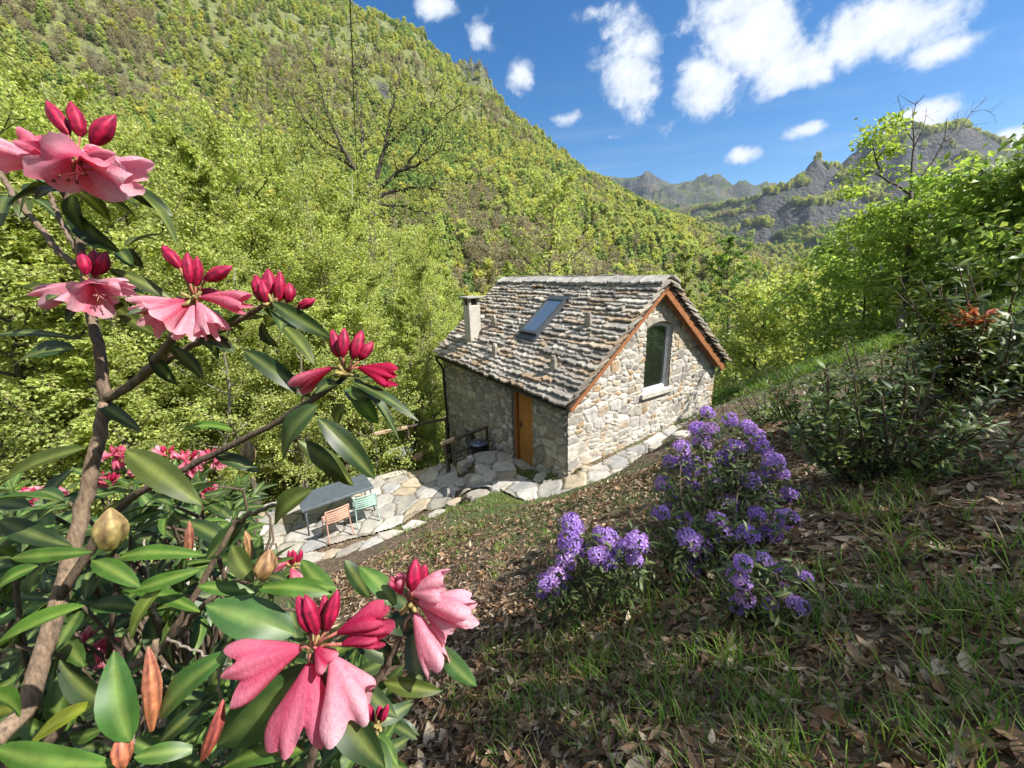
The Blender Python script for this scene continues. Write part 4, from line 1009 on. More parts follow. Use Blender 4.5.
ok = (rg.random(len(x)) < dens) & ((r < rA * 1.06) | (a > 40)) & (r > 118 + 20 * fbm(x / 20, y / 20, 2, 3)) & ~((a > 40) & (r > 720))
el = np.degrees(np.arctan2(z + 8, r)); ok &= ~((a > 30) & (r < 250) & (el > np.interp(a, [30, 40, 48], [1, -3.5, -5])))
x, y, z, r, zn = x[ok], y[ok], z[ok], r[ok], zn[ok]
ix = np.clip(((zn + .42) / .84 * 6), 0, 5).astype(int); perm = np.array([4, 1, 0, 2, 5, 3]); ix = perm[ix]
swap = (rg.random(len(ix)) < .18) | ((ix == 4) & (rg.random(len(ix)) < .6)); ix[swap] = np.array([0, 1, 2, 3, 5, 0])[rg.integers(0, 6, swap.sum())]
bare_ = (fbm(x / 85, y / 85, 4, 131) > .24) & (rg.random(len(x)) < .6); ix[bare_] = 4
scatter('hillside_woods', np.stack([x, y, z - .3], -1), rg.uniform(.65, 1.25, len(x)) * (1 - .2 * sstep(300, 600, r)), rg.uniform(0, 6.28, len(x)), ix, fm_)
# woods on the far side of the valley
x, y, a, r = sample_polar(42000, 16, 58, 760, 2300, rg)
z = height(x, y); eps = 14
st_ = np.hypot(height(x + eps, y) - height(x - eps, y), height(x, y + eps) - height(x, y - eps)) / (2 * eps)
ok = (st_ < .72 + .25 * fbm(x / 60, y / 60, 3, 8)) & (rg.random(len(x)) < .35 + 1.1 * (fbm(x / 150, y / 150, 4, 9) + .45))
x, y, z, r = x[ok], y[ok], z[ok], r[ok]; zn = fbm(x / 160, y / 160, 4, 72) + rg.normal(0, .12, len(x)); ix = perm[np.clip(((zn + .45) / .9 * 6), 0, 5).astype(int)]
scatter('far_woods', np.stack([x, y, z - 1], -1), rg.uniform(1.1, 2.2, len(x)), rg.uniform(0, 6.28, len(x)), ix, fm_)

# trees on the right of the slope
PALM = np.array([[.25, .38, .085], [.20, .32, .07], [.30, .42, .10], [.35, .45, .12]])
f, h = top_height(985, 176, 17)
tk, cr = tree_parts(141, h, .11, .05, 3.3, 34, 11, 34, .17, PALM, 'round', sag=.12, up=.35, stems=3, spread=.6, bark=(.10, .08, .06))
make_tree('maple_tree', f, 'bright green tree with layered drooping sprays of leaves above the grassy brow', 'tree', None, tk, cr)
f, h = top_height(1075, 150, 16)
tk, cr = tree_parts(142, h, .11, .05, 3.3, 34, 11, 34, .17, PALM * .9, 'round', sag=.12, up=.35, stems=2, spread=.6, bark=(.10, .08, .06))
make_tree('maple_tree', f, 'green leafy tree at the far right edge of the slope', 'tree', None, tk, cr)
f, h = top_height(905, 232, 19)
tk, cr = tree_parts(143, h, .09, .05, 2.6, 30, 10, 28, .17, PALM, 'round', sag=.1, up=.4, stems=2, spread=.6, bark=(.10, .08, .06))
make_tree('maple_tree', f, 'small bright green tree with open branches on the grassy brow', 'tree', None, tk, cr)
# half-dead tree: bare upper boughs, a few leafy sprays
D_ = 10.4
tk, cr = MB(), MB(); rg = np.random.default_rng(9); bk = np.array([.085, .07, .06])
base_ = on_ground(902, 352)
def pxs(l): return smooth_path([at(a, b, D_ + (c if False else 0)) for a, b in l], 18)
trunk = smooth_path([base_ - np.array([0, 0, .3]), at(903, 300, D_), at(909, 245, D_), at(911, 192, D_)], 18); tk.add(*tube(trunk, np.linspace(.075, .05, 18), 8), bk)
boughs = [([(911, 192), (912, 165), (914, 142), (913, 118), (917, 100)], .034), ([(911, 192), (922, 176), (934, 160), (944, 140), (947, 118)], .032), ([(934, 160), (946, 143), (958, 132), (972, 112), (988, 98)], .02), ([(913, 150), (923, 128), (927, 108)], .014), ([(944, 140), (955, 128), (958, 112)], .012),
          ([(911, 195), (898, 186), (884, 178), (876, 160), (872, 140)], .034), ([(884, 178), (871, 172), (858, 176), (848, 190)], .02), ([(876, 160), (888, 145), (893, 128), (890, 112)], .016), ([(898, 186), (890, 200), (876, 212), (862, 218)], .018), ([(914, 142), (905, 128), (901, 108), (897, 96)], .014), ([(972, 112), (985, 110), (996, 116)], .008)]
for l, r in boughs:
    n = len(l); ph = rg.uniform(-.5, .5)
    P = smooth_path([at(a, b, D_ + ph * i / n) for i, (a, b) in enumerate(l)], 16); tk.add(*tube(P, np.linspace(r, r * .25, 16), 6), bk)
    for _ in range(6):
        q = rg.integers(5, 15); d = unit(P[q] - P[q - 1] + rg.normal(0, .7, 3)); tl = rg.uniform(.2, .5)
        tk.add(*tube([P[q], P[q] + d * tl * .5 + rg.normal(0, .03, 3), P[q] + d * tl], [r * .3, r * .2, .003], 4), bk)
Pl, Dl = [], []
for (a, b, rad) in [(868, 140, 14), (885, 128, 16), (893, 122, 12), (858, 176, 15), (872, 160, 12), (852, 192, 12), (862, 220, 14), (878, 210, 12), (892, 150, 10), (846, 235, 16), (870, 245, 18), (905, 215, 12), (888, 235, 14), (930, 210, 14), (918, 240, 16)]:
    n = 130; c = at(a, b, D_ + rg.uniform(-.6, .6)); s_ = rad / FPX * D_
    Pl.append(c + rg.normal(0, .5, (n, 3)) * s_ * np.array([1, 1, .6])); Dl.append(rg.normal(0, 1, (n, 3)))
    for _ in range(5): e = c + rg.normal(0, .5, 3) * s_; tk.add(*tube([c, (c + e) / 2 + rg.normal(0, .03, 3), e], [.008, .006, .003], 4), bk)
Pl, Dl = np.concatenate(Pl), np.concatenate(Dl); n = len(Pl)
leaf_quads(cr, Pl, Dl, unit(rg.normal(0, .5, (n, 3)) + [0, 0, 1]), rg.uniform(.08, .15, n), rg.uniform(.06, .11, n), PALM[rg.integers(4, size=n)] * np.array([1.25, 1.15, 1]) * rg.uniform(.8, 1.2, (n, 1)))
o = empty('half_bare_tree', base_, 'half bare tree whose dark leafless top boughs stand against the sky', 'tree')
for nm, q, mm in (('trunk', tk, 'bark'), ('crown', cr, 'leaf_spring')):
    c = q.build(nm, M[mm], o, smooth=(nm == 'trunk')); c.matrix_parent_inverse = Matrix.Translation(-o.location)
# the trees uphill on the right that shade this part of the slope
for k, (x, y, h, cw) in enumerate(((7.3, -.7, 3.9, 1.7), (9.0, -.6, 4.0, 1.7), (5.7, -1.1, 3.6, 1.4))):
    tk, cr = tree_parts(150 + k, h, .08, .4, cw, 22, 7, 7, .13, PALM, 'round', up=.3, spread=.6)
    make_tree('shade_tree', (x, y, float(height(x, y))), ['small leafy tree uphill beside the viewpoint', 'small leafy tree highest up the slope right of the viewpoint', 'small leafy tree behind the viewpoint', 'smallest leafy tree on the slope right of the viewpoint'][k], 'tree', None, tk, cr, rz=k)
# ------------------------------------------------------------------ terrace furniture and railings
rng = np.random.default_rng(21)
def gz(p, dz=0.0): return np.array([p[0], p[1], float(height(p[0], p[1])) + dz])
TH = math.atan2(.586, .81)
tnx, tnd = np.array([.81, .586, 0]), np.array([-.586, .81, 0])
tc_ = np.array([-3.42, 8.2, 0]) - tnx * .78 + tnd * .40
table = empty('garden_table', (tc_[0], tc_[1], PATIO_Z + .02), 'slate grey metal garden table on the stone terrace', 'table', rz=TH)
mb = MB(); mb.add(*box(-.78, .78, -.40, .40, .690, .712, .006))
mb.add(*box(-.78, .78, -.403, -.385, .655, .692, .003)); mb.add(*box(-.78, .78, .385, .403, .655, .692, .003)); mb.build('table_top', M['slate'], table)
for sx_ in (-1, 1):
    for sy in (-1, 1):
        mb = MB(); mb.add(*tube([(sx_ * .70, sy * .34, .69), (sx_ * .735, sy * .37, 0)], .017, 8)); mb.build('leg', M['slate'], table, smooth=True)
def chair(loc, rz, m, label, group):
    o = empty('slatted_chair', loc, label, 'chair', group, rz)
    mb = MB()
    for k in range(6): mb.add(*box(-.22, .22, -.19 + k * .068, -.135 + k * .068, .430 + .004 * k, .444 + .004 * k, .003))
    mb.add(*tube([(-.22, -.2, .425), (-.23, .22, .445), (.23, .22, .445), (.22, -.2, .425)], .012, 6)); mb.build('seat', m, o)
    mb = MB()
    for k in range(5):
        z = .53 + k * .062; yb = -.215 - (z - .44) * .22; mb.add(*tube(smooth_path([(-.225, yb, z), (0, yb - .045, z + .004), (.225, yb, z)], 8), .001, 4))
        P = smooth_path([(-.225, yb, z), (0, yb - .045, z + .004), (.225, yb, z)], 8)
        for a, b in zip(P[:-1], P[1:]): mb.add(*bar(a, b, .007, .04, up=(0, .2, 1)))
    mb.add(*tube(smooth_path([(-.235, -.30, .83), (0, -.35, .845), (.235, -.30, .83)], 9), .014, 6))
    mb.build('backrest', m, o)
    for s_ in (-1, 1):
        l = MB(); l.add(*tube(smooth_path([(s_ * .24, -.30, .83), (s_ * .235, -.215, .45), (s_ * .255, -.26, 0)], 10), .014, 6)); l.build('leg', m, o, smooth=True)
        l = MB(); l.add(*tube([(s_ * .23, .21, .44), (s_ * .25, .25, 0)], .014, 6)); l.build('leg', m, o, smooth=True)
    return o
pc = np.array([-4.02, 7.37, PATIO_Z + .03]); mc = np.array([-3.55, 7.86, PATIO_Z + .03])
chair(pc, TH + .06, M['salmon'], 'salmon pink slatted metal chair drawn up to the grey table', 'terrace chairs')
chair(mc, TH - .10, M['mint'], 'pale mint green slatted metal chair drawn up to the grey table', 'terrace chairs')

pp = gz(hpt(-.5, 3.05), .05)
pot = empty('cooking_pot', pp, 'round black cooking pot with a blue-grey lid on the paving by the door', 'pot')
def lathe(mb, prof, n=20, c=(1, 1, 1)):
    a = np.arange(n) * 2 * math.pi / n; V = np.concatenate([np.stack([np.cos(a) * r, np.sin(a) * r, np.full(n, z)], -1) for r, z in prof]); i = np.arange(n)
    mb.add(V, [np.stack([k * n + i, k * n + (i + 1) % n, (k + 1) * n + (i + 1) % n, (k + 1) * n + i], -1) for k in range(len(prof) - 1)], c)
mb = MB(); lathe(mb, [(.01, .02), (.14, .03), (.22, .1), (.25, .2), (.235, .3), (.25, .31), (.25, .33)])
for q in range(3): mb.add(*tube([(.15 * math.cos(q * 2.09), .15 * math.sin(q * 2.09), .06), (.19 * math.cos(q * 2.09), .19 * math.sin(q * 2.09), -.04)], .014, 5))
mb.build('pot_body', M['iron'], pot, smooth=True)
mb = MB(); lathe(mb, [(.262, .332), (.24, .352), (.12, .38), (.03, .385), (.028, .41), (.04, .42), (.001, .43)]); mb.build('lid', M['iron_lid'], pot, smooth=True)

def railing(label, posts, rails, cap=None):
    o = empty('wooden_railing', posts[0][0], label, 'railing'); inv = Matrix.Translation(-o.location)
    for a, b, w_ in posts:
        mb = MB(); V, F = bar(a, b, w_, w_, up=(.3, .8, 0), bev=.01); mb.add(V, F); q = mb.build('post', M['dark_wood'], o); q.matrix_parent_inverse = inv
    for a, b, w_ in rails:
        mb = MB(); mb.add(*tube(np.array([a, (np.array(a) + np.array(b)) / 2 + np.array([0, 0, .015]), b]), w_, 7)); q = mb.build('rail', M['dark_wood'], o); q.matrix_parent_inverse = inv
    if cap is not None:
        mb = MB(); mb.add(*bar(cap[0], cap[1], .1, .1, bev=.015)); q = mb.build('cut_rail_end', M['pale_wood'], o); q.matrix_parent_inverse = inv; q['label'] = 'pale freshly cut end of the rail'
p1 = on_ground(449, 474); p1t = at(444, 441, float(p1 @ CF)); p1t[:2] = p1[:2] + (p1t[:2] - p1[:2]) * .6
p2 = hpt(-.16, 3.2, 0); p2t = hpt(-.16, 3.2, -1.64); p2b = gz(p2, -.05)
railing('dark wooden railing with a pale cut rail end, guarding the steps beside the door', [(p1 - [0, 0, .2], p1t, .1), (p2b, p2t, .07)], [(p1t + [0, 0, -.03], p2t + [0, 0, -.03], .045), (p1t * .55 + p1 * .45, p2t * .55 + p2b * .45, .035)], (p1t + unit(p1t - p2t) * .12 + [0, 0, .0], p1t - unit(p1t - p2t) * .28 + [0, 0, .0]))
r1 = at(446, 419, 12.2); r2 = at(374, 434, 11.6); rm_ = at(407, 427, 11.9)
railing('thin dark wooden rail running from the far house corner towards the trees', [(rm_ - [0, 0, 1.2], rm_ + [0, 0, .06], .09), (r1 - [0, 0, 1.3], r1 + [0, 0, .05], .08)], [(r1, r2 * .55 + r1 * .45, .045)], (r2 * .55 + r1 * .45, r2))
# slabs stacked below that rail
for k, (px, py, d, s_, c) in enumerate(((402, 452, 12.0, .6, (.22, .24, .25)), (418, 456, 11.8, .35, (.36, .22, .15)))):
    p = at(px, py, d); o = bpy.data.objects.new('stone_block', rock_mesh(s_ * 1.4, s_ * .9, s_ * .3, c, 700 + k)); col.objects.link(o); o.location = tuple(float(q) for q in p); o.rotation_euler = (.1, .05, .4 + k)
    tag(o, ['pale blue-grey stone block below the thin wooden rail', 'small reddish stone block beside the pale block below the rail'][k], 'stone')
for k, (px, py, s_) in enumerate(((322, 489, .5), (345, 480, .45), (366, 475, .4), (300, 497, .5), (452, 462, .28), (440, 470, .26), (462, 474, .3), (433, 458, .24), (470, 465, .26), (425, 466, .22))):
    p = on_ground(px, py); o = bpy.data.objects.new('rubble_stone', rock_mesh(s_ * 1.2, s_ * .8, s_ * .6, PAL_GABLE[[3, 1, 4, 0][k % 4]] * .9, 720 + k)); col.objects.link(o); o.location = (float(p[0]), float(p[1]), float(p[2]) + .05); o.rotation_euler = (.1, .05, k * .9)
    tag(o, 'rough stone along the far edge of the terrace' if k < 4 else 'rough stone of the dry edging at the foot of the wooden railing', 'stone', 'stones edging the terrace' if k < 4 else 'stones at the railing foot')

rub_px = [(462, 486), (470, 479), (478, 482), (455, 492), (484, 474), (467, 470), (490, 480)]
for k, (px, py) in enumerate(rub_px):
    p = on_ground(px, py); s_ = rng.uniform(.28, .42); o = bpy.data.objects.new('rubble_stone', rock_mesh(s_ * 1.25, s_ * .9, s_ * .6, PAL_GABLE[[1, 3, 0, 6][k % 4]] * .95, 760 + k)); col.objects.link(o); o.location = (float(p[0]), float(p[1]), float(p[2]) + .02); o.rotation_euler = (rng.uniform(-.2, .2), rng.uniform(-.2, .2), k * 1.3)
    tag(o, 'rough stone of the bank between the terrace and the higher paving by the door', 'stone', 'stones of the terrace bank')

# overhead cable
cab = MB(); cab.add(*tube(smooth_path([at(347, -160, 3.6), at(350, 0, 4.6), at(352.5, 60, 5.6), at(355, 130, 7.6), at(358.5, 190, 10.5), at(363, 240, 15), at(367, 275, 21), at(370, 300, 27)], 60), .0075, 6))
tag(cab.build('overhead_cable', M['iron'], smooth=True), 'thin black cable hanging down across the green hillside', 'cable')

# ------------------------------------------------------------------ rhododendrons
LEAFD = np.array([[.035, .075, .018], [.045, .095, .02], [.03, .06, .02], [.06, .12, .022], [.05, .085, .03]])
TOCAM = -CF
def rleaf(mb, b, t, w, N, c, droop=.12, fold=.12, curl=0.0, n=7):
    """one broad leathery leaf from b to t, w wide"""
    b, t = np.asarray(b, float), np.asarray(t, float); L = np.linalg.norm(t - b); D = (t - b) / max(L, 1e-6); S = unit(np.cross(D, N)); U = np.cross(S, D)
    s = np.linspace(0, 1, n + 1); prof = np.maximum(np.sin(np.pi * s ** .9) ** .62, 0) * (.82 + .3 * s * (1 - s)); prof[0] = .06; prof[-1] = .05
    V = []; C = []; q = np.array([-1, -.5, -.06, .06, .5, 1.0])
    for k in range(n + 1):
        cen = b + D * L * s[k] - U * droop * L * (s[k] ** 2) + U * .05 * L * math.sin(s[k] * 3.1)
        for x in q:
            V.append(cen + S * x * w * .5 * prof[k] + U * (fold * abs(x) ** 1.3 - curl * abs(x) ** 3) * w * prof[k] + U * .03 * w * math.sin(9 * s[k] + 3 * x) * abs(x))
            C.append(np.array(c) * (1 + .12 * math.sin(14 * s[k] + 2 * abs(x))) + (np.array([.10, .11, .03]) if abs(x) < .2 else 0))
    i = np.arange(n)[:, None] * 6; j = np.arange(5)[None]
    mb.add(np.array(V), np.stack([i + j, i + j + 1, i + j + 7, i + j + 6], -1).reshape(-1, 4), np.array(C))
def rosette(mb, p, ax, n, L, pal, rg, wf=.33, lift=.25, droop=.2):
    x, y, z = frame(ax); a0 = rg.uniform(0, 6.28)
    for k in range(n):
        a = a0 + k * 2.39996 + rg.uniform(-.25, .25); e = rg.uniform(-.25, .55) + lift * (k / n)
        d = unit(np.cos(a) * x + np.sin(a) * y + e * z); l = L * rg.uniform(.7, 1.15)
        rleaf(mb, p + d * .012, p + d * l, l * wf * rg.uniform(.85, 1.15), unit(z + .3 * rg.normal(0, 1, 3)), pal[rg.integers(len(pal))] * rg.uniform(.75, 1.3), droop * rg.uniform(.3, 1.6), rg.uniform(.0, .2), n=5)
def corolla(p, q, R, rg, wilt=.3, cA=(.62, .06, .16), cB=(.80, .36, .45), n=60, rings=13):
    """funnel flower from its base p to the centre of its mouth q"""
    mb = MB(); p, q = np.asarray(p, float), np.asarray(q, float); L = np.linalg.norm(q - p); x, y, z = frame(q - p); a = np.arange(n) * 2 * math.pi / n; V, C = [], []; ph = rg.uniform(0, 6.28)
    wav = sum(rg.normal(0, 1) * np.cos(m_ * a + rg.uniform(0, 6.28)) for m_ in (2, 3, 4)) * (.05 + .06 * wilt); sq = 1 - wilt * .5 * np.cos(2 * (a - rg.uniform(0, 6.28)))
    lob = (.5 + .5 * np.cos(5 * (a - ph) + .5 * np.sin(a * 2 + ph))) ** .55; bend = (x * rg.normal(0, 1) + y * rg.normal(0, 1)) * L * .08 + np.array([0, 0, -1.0]) * L * .10 * wilt
    cr1, cr2 = rg.uniform(0, 6.28, 2); hem = sum(rg.normal(0, 1) * np.cos(m_ * a + rg.uniform(0, 6.28)) for m_ in (1, 2, 3)) * .06; fold = (.5 + .5 * np.cos(5 * (a - ph) + math.pi + .9 * np.sin(2 * a + cr2))) ** 2; cr5 = np.cos(8 * a + 3 * np.sin(a + cr1))
    for k in range(rings):
        t = k / (rings - 1); flare = .11 + .62 * t ** .72 + (.27 * t ** 4 if wilt < .35 else .27 * math.sin(min(1, t * 1.15) * 1.9) * t)
        if wilt > .45: flare *= 1 - .38 * wilt * max(0, (t - .72) / .28) ** 1.6
        r = R * flare * (1 + t * wav); r = r * (1 + (sq - 1) * t ** .7)
        r = r * (1 - (.20 + .16 * wilt) * t ** 1.2 * fold + .05 * wilt * t * cr5 + .03 * t ** 2 * np.sin(9 * a + 5 * t + ph) + .035 * t ** 5 * np.sin(19 * a + 4 * np.sin(3 * a) + ph))
        ext = L * t * (1 + (.26 * (lob - .7) + hem) * t ** 2.5) - (0.10 if wilt > .35 else .30) * R * t ** 7 * lob
        V.append(p + bend * t * t + z * ext[:, None] + (np.cos(a) * r)[:, None] * x + (np.sin(a) * r)[:, None] * y)
        m_ = np.clip(t ** 1.1 * (.55 + .45 * lob) - .4 * fold * t + .1 * cr5 * t - .16 * (np.cos(15 * a + 2 * np.sin(2 * a)) > .6) * (1 - t * .6) + rg.normal(0, .05, n), 0, 1)[:, None]; C.append(np.array(cA) * (1 - m_) + np.array(cB) * m_)
    i = np.arange(n); F = [np.stack([k * n + i, k * n + (i + 1) % n, (k + 1) * n + (i + 1) % n, (k + 1) * n + i], -1) for k in range(rings - 1)]
    mb.add(np.concatenate(V), F, np.concatenate(C))
    if wilt < .35:                                                  # stamens
        for k in range(6):
            d = z + .25 * rg.normal(0, 1) * x + .25 * rg.normal(0, 1) * y; e = p + d * L * rg.uniform(.8, 1.0); mb.add(*tube(smooth_path([p + z * L * .2, p + z * L * .6 + rg.normal(0, .04 * R, 3), e], 6), R * .018, 4), (.8, .5, .5)); mb.add(*tube([e, e + d * R * .06], R * .04, 4), (.25, .12, .05))
    return mb
def flower_bud(b, t, w, rg, c=(.27, .004, .028)):
    mb = MB(); b, t = np.asarray(b, float), np.asarray(t, float); L = np.linalg.norm(t - b); x, y, z = frame(t - b); n = 15; a = np.arange(n) * 2 * math.pi / n; V, C = [], []; bend = rg.normal(0, .06, 2)
    for s in np.linspace(0, 1, 10):
        r = w * .5 * max(.06, math.sin(math.pi * min(1, (s * .93 + .05)) ** .9) ** .8) * (1 + .13 * np.cos(5 * a + s * 2.5)) * (1 + .04 * rg.normal()); cen = b + z * L * s + (x * bend[0] + y * bend[1]) * L * s * s
        V.append(cen + (np.cos(a) * r)[:, None] * x + (np.sin(a) * r)[:, None] * y); C.append(np.array(c) * (1.05 + .55 * np.cos(5 * a + s * 2.5) + .25 * rg.normal(0, 1, n))[:, None].clip(.3) + np.array([.08, .015, .04]) * s)
    i = np.arange(n); mb.add(np.concatenate(V), [np.stack([k * n + i, k * n + (i + 1) % n, (k + 1) * n + (i + 1) % n, (k + 1) * n + i], -1) for k in range(9)] + [list(range(9 * n, 10 * n))], np.concatenate(C)); return mb

def keep_world(o, root): o.matrix_parent_inverse = Matrix.Translation(-root.location)
def truss(root, c, d, flowers, buds, seed, deep=1.0):
    """a cluster: stalks and bracts, with each flower and bud a piece of its own; picture rows are those of the photograph"""
    rg = np.random.default_rng(seed); core = at(*c, d); st = MB()
    for k in range(7):
        a = rg.normal(0, 1, 3); st.add(*tube([core, core + unit(a + np.array([0, 0, .8])) * .018], [.005, .002], 5), (.30, .26, .10))
    parts = []
    for (bx, by, mx, my, R, zc, wilt, cA, cB) in flowers:
        b = at(bx, by, d); q = at(mx, my, d); L = np.linalg.norm(q - b); q = q + TOCAM * zc * L * .9; b = b + TOCAM * .004
        parts.append(('flower', corolla(b, q, R / FPX * d, rg, wilt, cA, cB), 'petal')); st.add(*tube([core, (core + b) / 2 + np.array([0, 0, .004]), b], [.0022, .0017, .002], 5), (.36, .12, .10))
    for (bx, by, tx, ty, wd) in buds:
        dd = d + rg.uniform(-.015, .015); b, t = at(bx, by, dd), at(tx, ty, dd); parts.append(('bud', flower_bud(b, t, wd / FPX * d, rg), 'bud')); st.add(*tube([core, (core + b) / 2, b], [.002, .0016, .0016], 5), (.33, .13, .09))
    so = st.build('flower_cluster', M['stem'], root, smooth=True); keep_world(so, root)
    for nm, q, mm in parts: q.build(nm, M[mm], so, smooth=True)
    return so
PD, PL, PP = (.50, .02, .09), (.80, .30, .40), (.88, .56, .62)       # deep, mid and pale pink
PM_ = (.68, .11, .21)
r0 = gz(np.array([-.55, .42]))
rho = empty('rhododendron', r0, 'large rhododendron with pink trumpet flowers and broad leathery leaves close to the viewpoint', 'shrub')
st = MB(); SB = np.array([.18, .135, .10])
def stem(l, ra, rb, c=SB, n=30):
    P = smooth_path([at(*q) for q in l], n); P += rng.normal(0, .0012, P.shape); st.add(*tube(P, np.linspace(ra, rb, n), 8), np.array(c))
g_ = gz(np.array([-.75, .5]))
main = smooth_path([g_, at(10, 800, .62), at(30, 700, .64), at(58, 605, .66), at(78, 530, .68), at(95, 455, .68), at(106, 402, .68)], 40); st.add(*tube(main + rng.normal(0, .001, main.shape), np.linspace(.0165, .0095, 40), 10), SB * 1.25)
stem([(106, 402, .68), (98, 345, .68), (88, 300, .69), (80, 240, .69), (64, 190, .68), (70, 180, .6)], .009, .004)
stem([(106, 400, .68), (138, 380, .66), (165, 348, .62), (190, 320, .58), (197, 305, .56)], .0085, .004)
stem([(140, 378, .66), (185, 350, .64), (235, 322, .62), (268, 303, .6)], .006, .0035)
stem([(75, 268, .69), (50, 240, .70), (18, 200, .71), (-30, 130, .72)], .006, .004); stem([(80, 255, .69), (60, 220, .7), (45, 180, .7)], .005, .003)
stem([(88, 300, .69), (92, 288, .6)], .005, .003)
stem([(60, 600, .66), (115, 512, .66), (170, 476, .64), (240, 441, .62), (300, 408, .59), (345, 376, .56)], .0075, .0035, SB * .6)
stem([(20, 780, .66), (90, 690, .66), (160, 650, .66), (210, 600, .66), (262, 575, .66)], .009, .004, SB * .8)
stem([(160, 652, .66), (180, 620, .62), (215, 560, .62), (240, 520, .62), (275, 505, .62)], .006, .003, SB * .8)
stem([(300, 800, .56), (318, 730, .52), (325, 690, .49), (314, 655, .47)], .007, .004, SB * .8)
stem([(318, 735, .52), (370, 690, .52), (395, 650, .51), (412, 608, .5)], .006, .0035, SB * .7)
stem([(100, 800, .6), (125, 750, .56), (150, 700, .55), (155, 640, .56)], .006, .004, SB)
stem([(160, 622, .58), (152, 600, .57), (148, 565, .56), (144, 540, .56)], .0022, .0012, (.3, .27, .24)); stem([(166, 638, .55), (212, 662, .5), (222, 705, .5)], .0018, .001, (.3, .27, .24)); stem([(133, 745, .5), (150, 690, .5), (166, 665, .5)], .002, .001, (.3, .27, .24))
keep_world(st.build('stem', M['stem'], rho, smooth=True), rho)
# the leaves one can tell apart in the photograph: base, tip, width (pixels), distance, tint
OL, BR, DK, YL, GR = (.06, .085, .014), (.055, .125, .016), (.024, .05, .014), (.24, .28, .02), (.06, .10, .055)
LV = [(-20, 140, 62, 176, 20, .62, DK), (22, 166, 58, 188, 20, .6, GR), (66, 208, 116, 252, 26, .66, DK), (130, 186, 182, 242, 19, .6, OL), (122, 186, 172, 214, 20, .6, DK), (10, 283, 92, 294, 13, .66, YL), (-10, 336, 68, 328, 10, .66, DK), (75, 349, 3, 357, 36, .62, DK), (108, 268, 172, 297, 16, .62, OL),
      (178, 296, 206, 348, 18, .57, GR), (272, 302, 328, 337, 20, .58, DK), (262, 305, 306, 345, 16, .6, OL), (244, 350, 305, 392, 21, .58, DK), (282, 325, 314, 362, 18, .58, OL), (262, 322, 276, 348, 20, .6, DK), (340, 372, 306, 392, 17, .55, BR), (318, 405, 268, 456, 40, .52, (.045, .09, .03)), (318, 418, 377, 476, 26, .53, DK), (298, 440, 358, 482, 24, .54, OL),
      (345, 404, 330, 432, 22, .54, OL), (352, 382, 418, 414, 14, .55, DK), (350, 386, 378, 424, 20, .55, BR), (352, 376, 406, 432, 13, .56, DK), (348, 392, 372, 398, 14, .55, OL), (312, 490, 266, 522, 31, .54, OL), (86, 448, -30, 494, 36, .6, OL), (126, 450, 196, 500, 30, .6, OL), (92, 552, -5, 558, 16, .6, BR), (84, 606, -30, 664, 31, .5, (.10, .22, .025)), (92, 560, 136, 582, 20, .5, BR), (118, 558, 186, 545, 18, .55, BR),
      (200, 612, 120, 584, 18, .55, BR), (130, 742, 106, 660, 36, .46, (.05, .13, .025)), (160, 716, 211, 655, 34, .48, (.05, .13, .025)), (92, 706, -10, 772, 40, .5, YL), (-5, 748, 104, 772, 30, .46, BR), (134, 757, 196, 748, 19, .46, BR), (320, 664, 208, 752, 54, .5, (.055, .12, .03)), (326, 688, 384, 772, 36, .46, DK), (306, 750, 210, 757, 22, .45, BR), (384, 682, 440, 692, 18, .5, OL), (438, 646, 475, 688, 21, .5, (.05, .11, .03)), (396, 606, 362, 560, 24, .5, (.06, .13, .025)), (386, 622, 418, 626, 30, .5, DK), (294, 634, 204, 602, 42, .56, (.045, .11, .03)), (330, 594, 256, 580, 20, .56, BR),
      (232, 545, 252, 582, 22, .58, OL), (198, 586, 254, 592, 16, .58, BR), (20, 716, -15, 690, 26, .5, BR), (38, 566, -10, 586, 18, .56, BR), (160, 742, 205, 700, 18, .5, DK), (130, 640, 160, 580, 24, .52, (.14, .20, .03)), (135, 590, 190, 572, 17, .52, BR), (60, 660, 120, 720, 26, .6, DK), (250, 520, 205, 560, 22, .64, DK), (180, 520, 240, 545, 22, .66, DK), (0, 520, 60, 545, 22, .66, DK), (336, 600, 300, 560, 22, .6, BR), (270, 588, 330, 585, 18, .6, BR), (355, 640, 400, 662, 22, .52, DK), (345, 560, 372, 600, 18, .62, DK),
      (235, 430, 170, 420, 14, .66, BR), (215, 455, 258, 470, 16, .64, DK), (92, 296, 60, 320, 16, .62, DK), (110, 300, 150, 335, 16, .64, OL), (170, 345, 205, 375, 17, .6, OL), (150, 352, 175, 385, 15, .63, DK), (200, 335, 235, 352, 18, .58, DK), (50, 178, 10, 210, 16, .68, DK), (95, 400, 140, 430, 14, .68, DK)]
fo = MB(); rg = np.random.default_rng(77)
for (bx, by, tx, ty, wd, d, c) in LV:
    b, t = at(bx, by, d), at(tx, ty, d + rg.uniform(-.03, .03)); N = unit(TOCAM * rg.uniform(.35, .95) + np.array([0, 0, .75]) + rg.normal(0, .34, 3))
    rleaf(fo, b, t, wd / FPX * d * .98, N, np.array(c) * rg.uniform(.85, 1.15), rg.uniform(.04, .26), rg.uniform(.04, .3), rg.uniform(0, .2), n=9)
def inpoly(x, y, poly):
    r = False
    for (a, b), (c, d) in zip(poly, poly[1:] + poly[:1]):
        if (b > y) != (d > y) and x < (c - a) * (y - b) / (d - b) + a: r = not r
    return r
BODY = [(-60, 520), (30, 505), (150, 490), (240, 500), (250, 560), (285, 590), (330, 640), (392, 690), (400, 800), (-60, 800)]
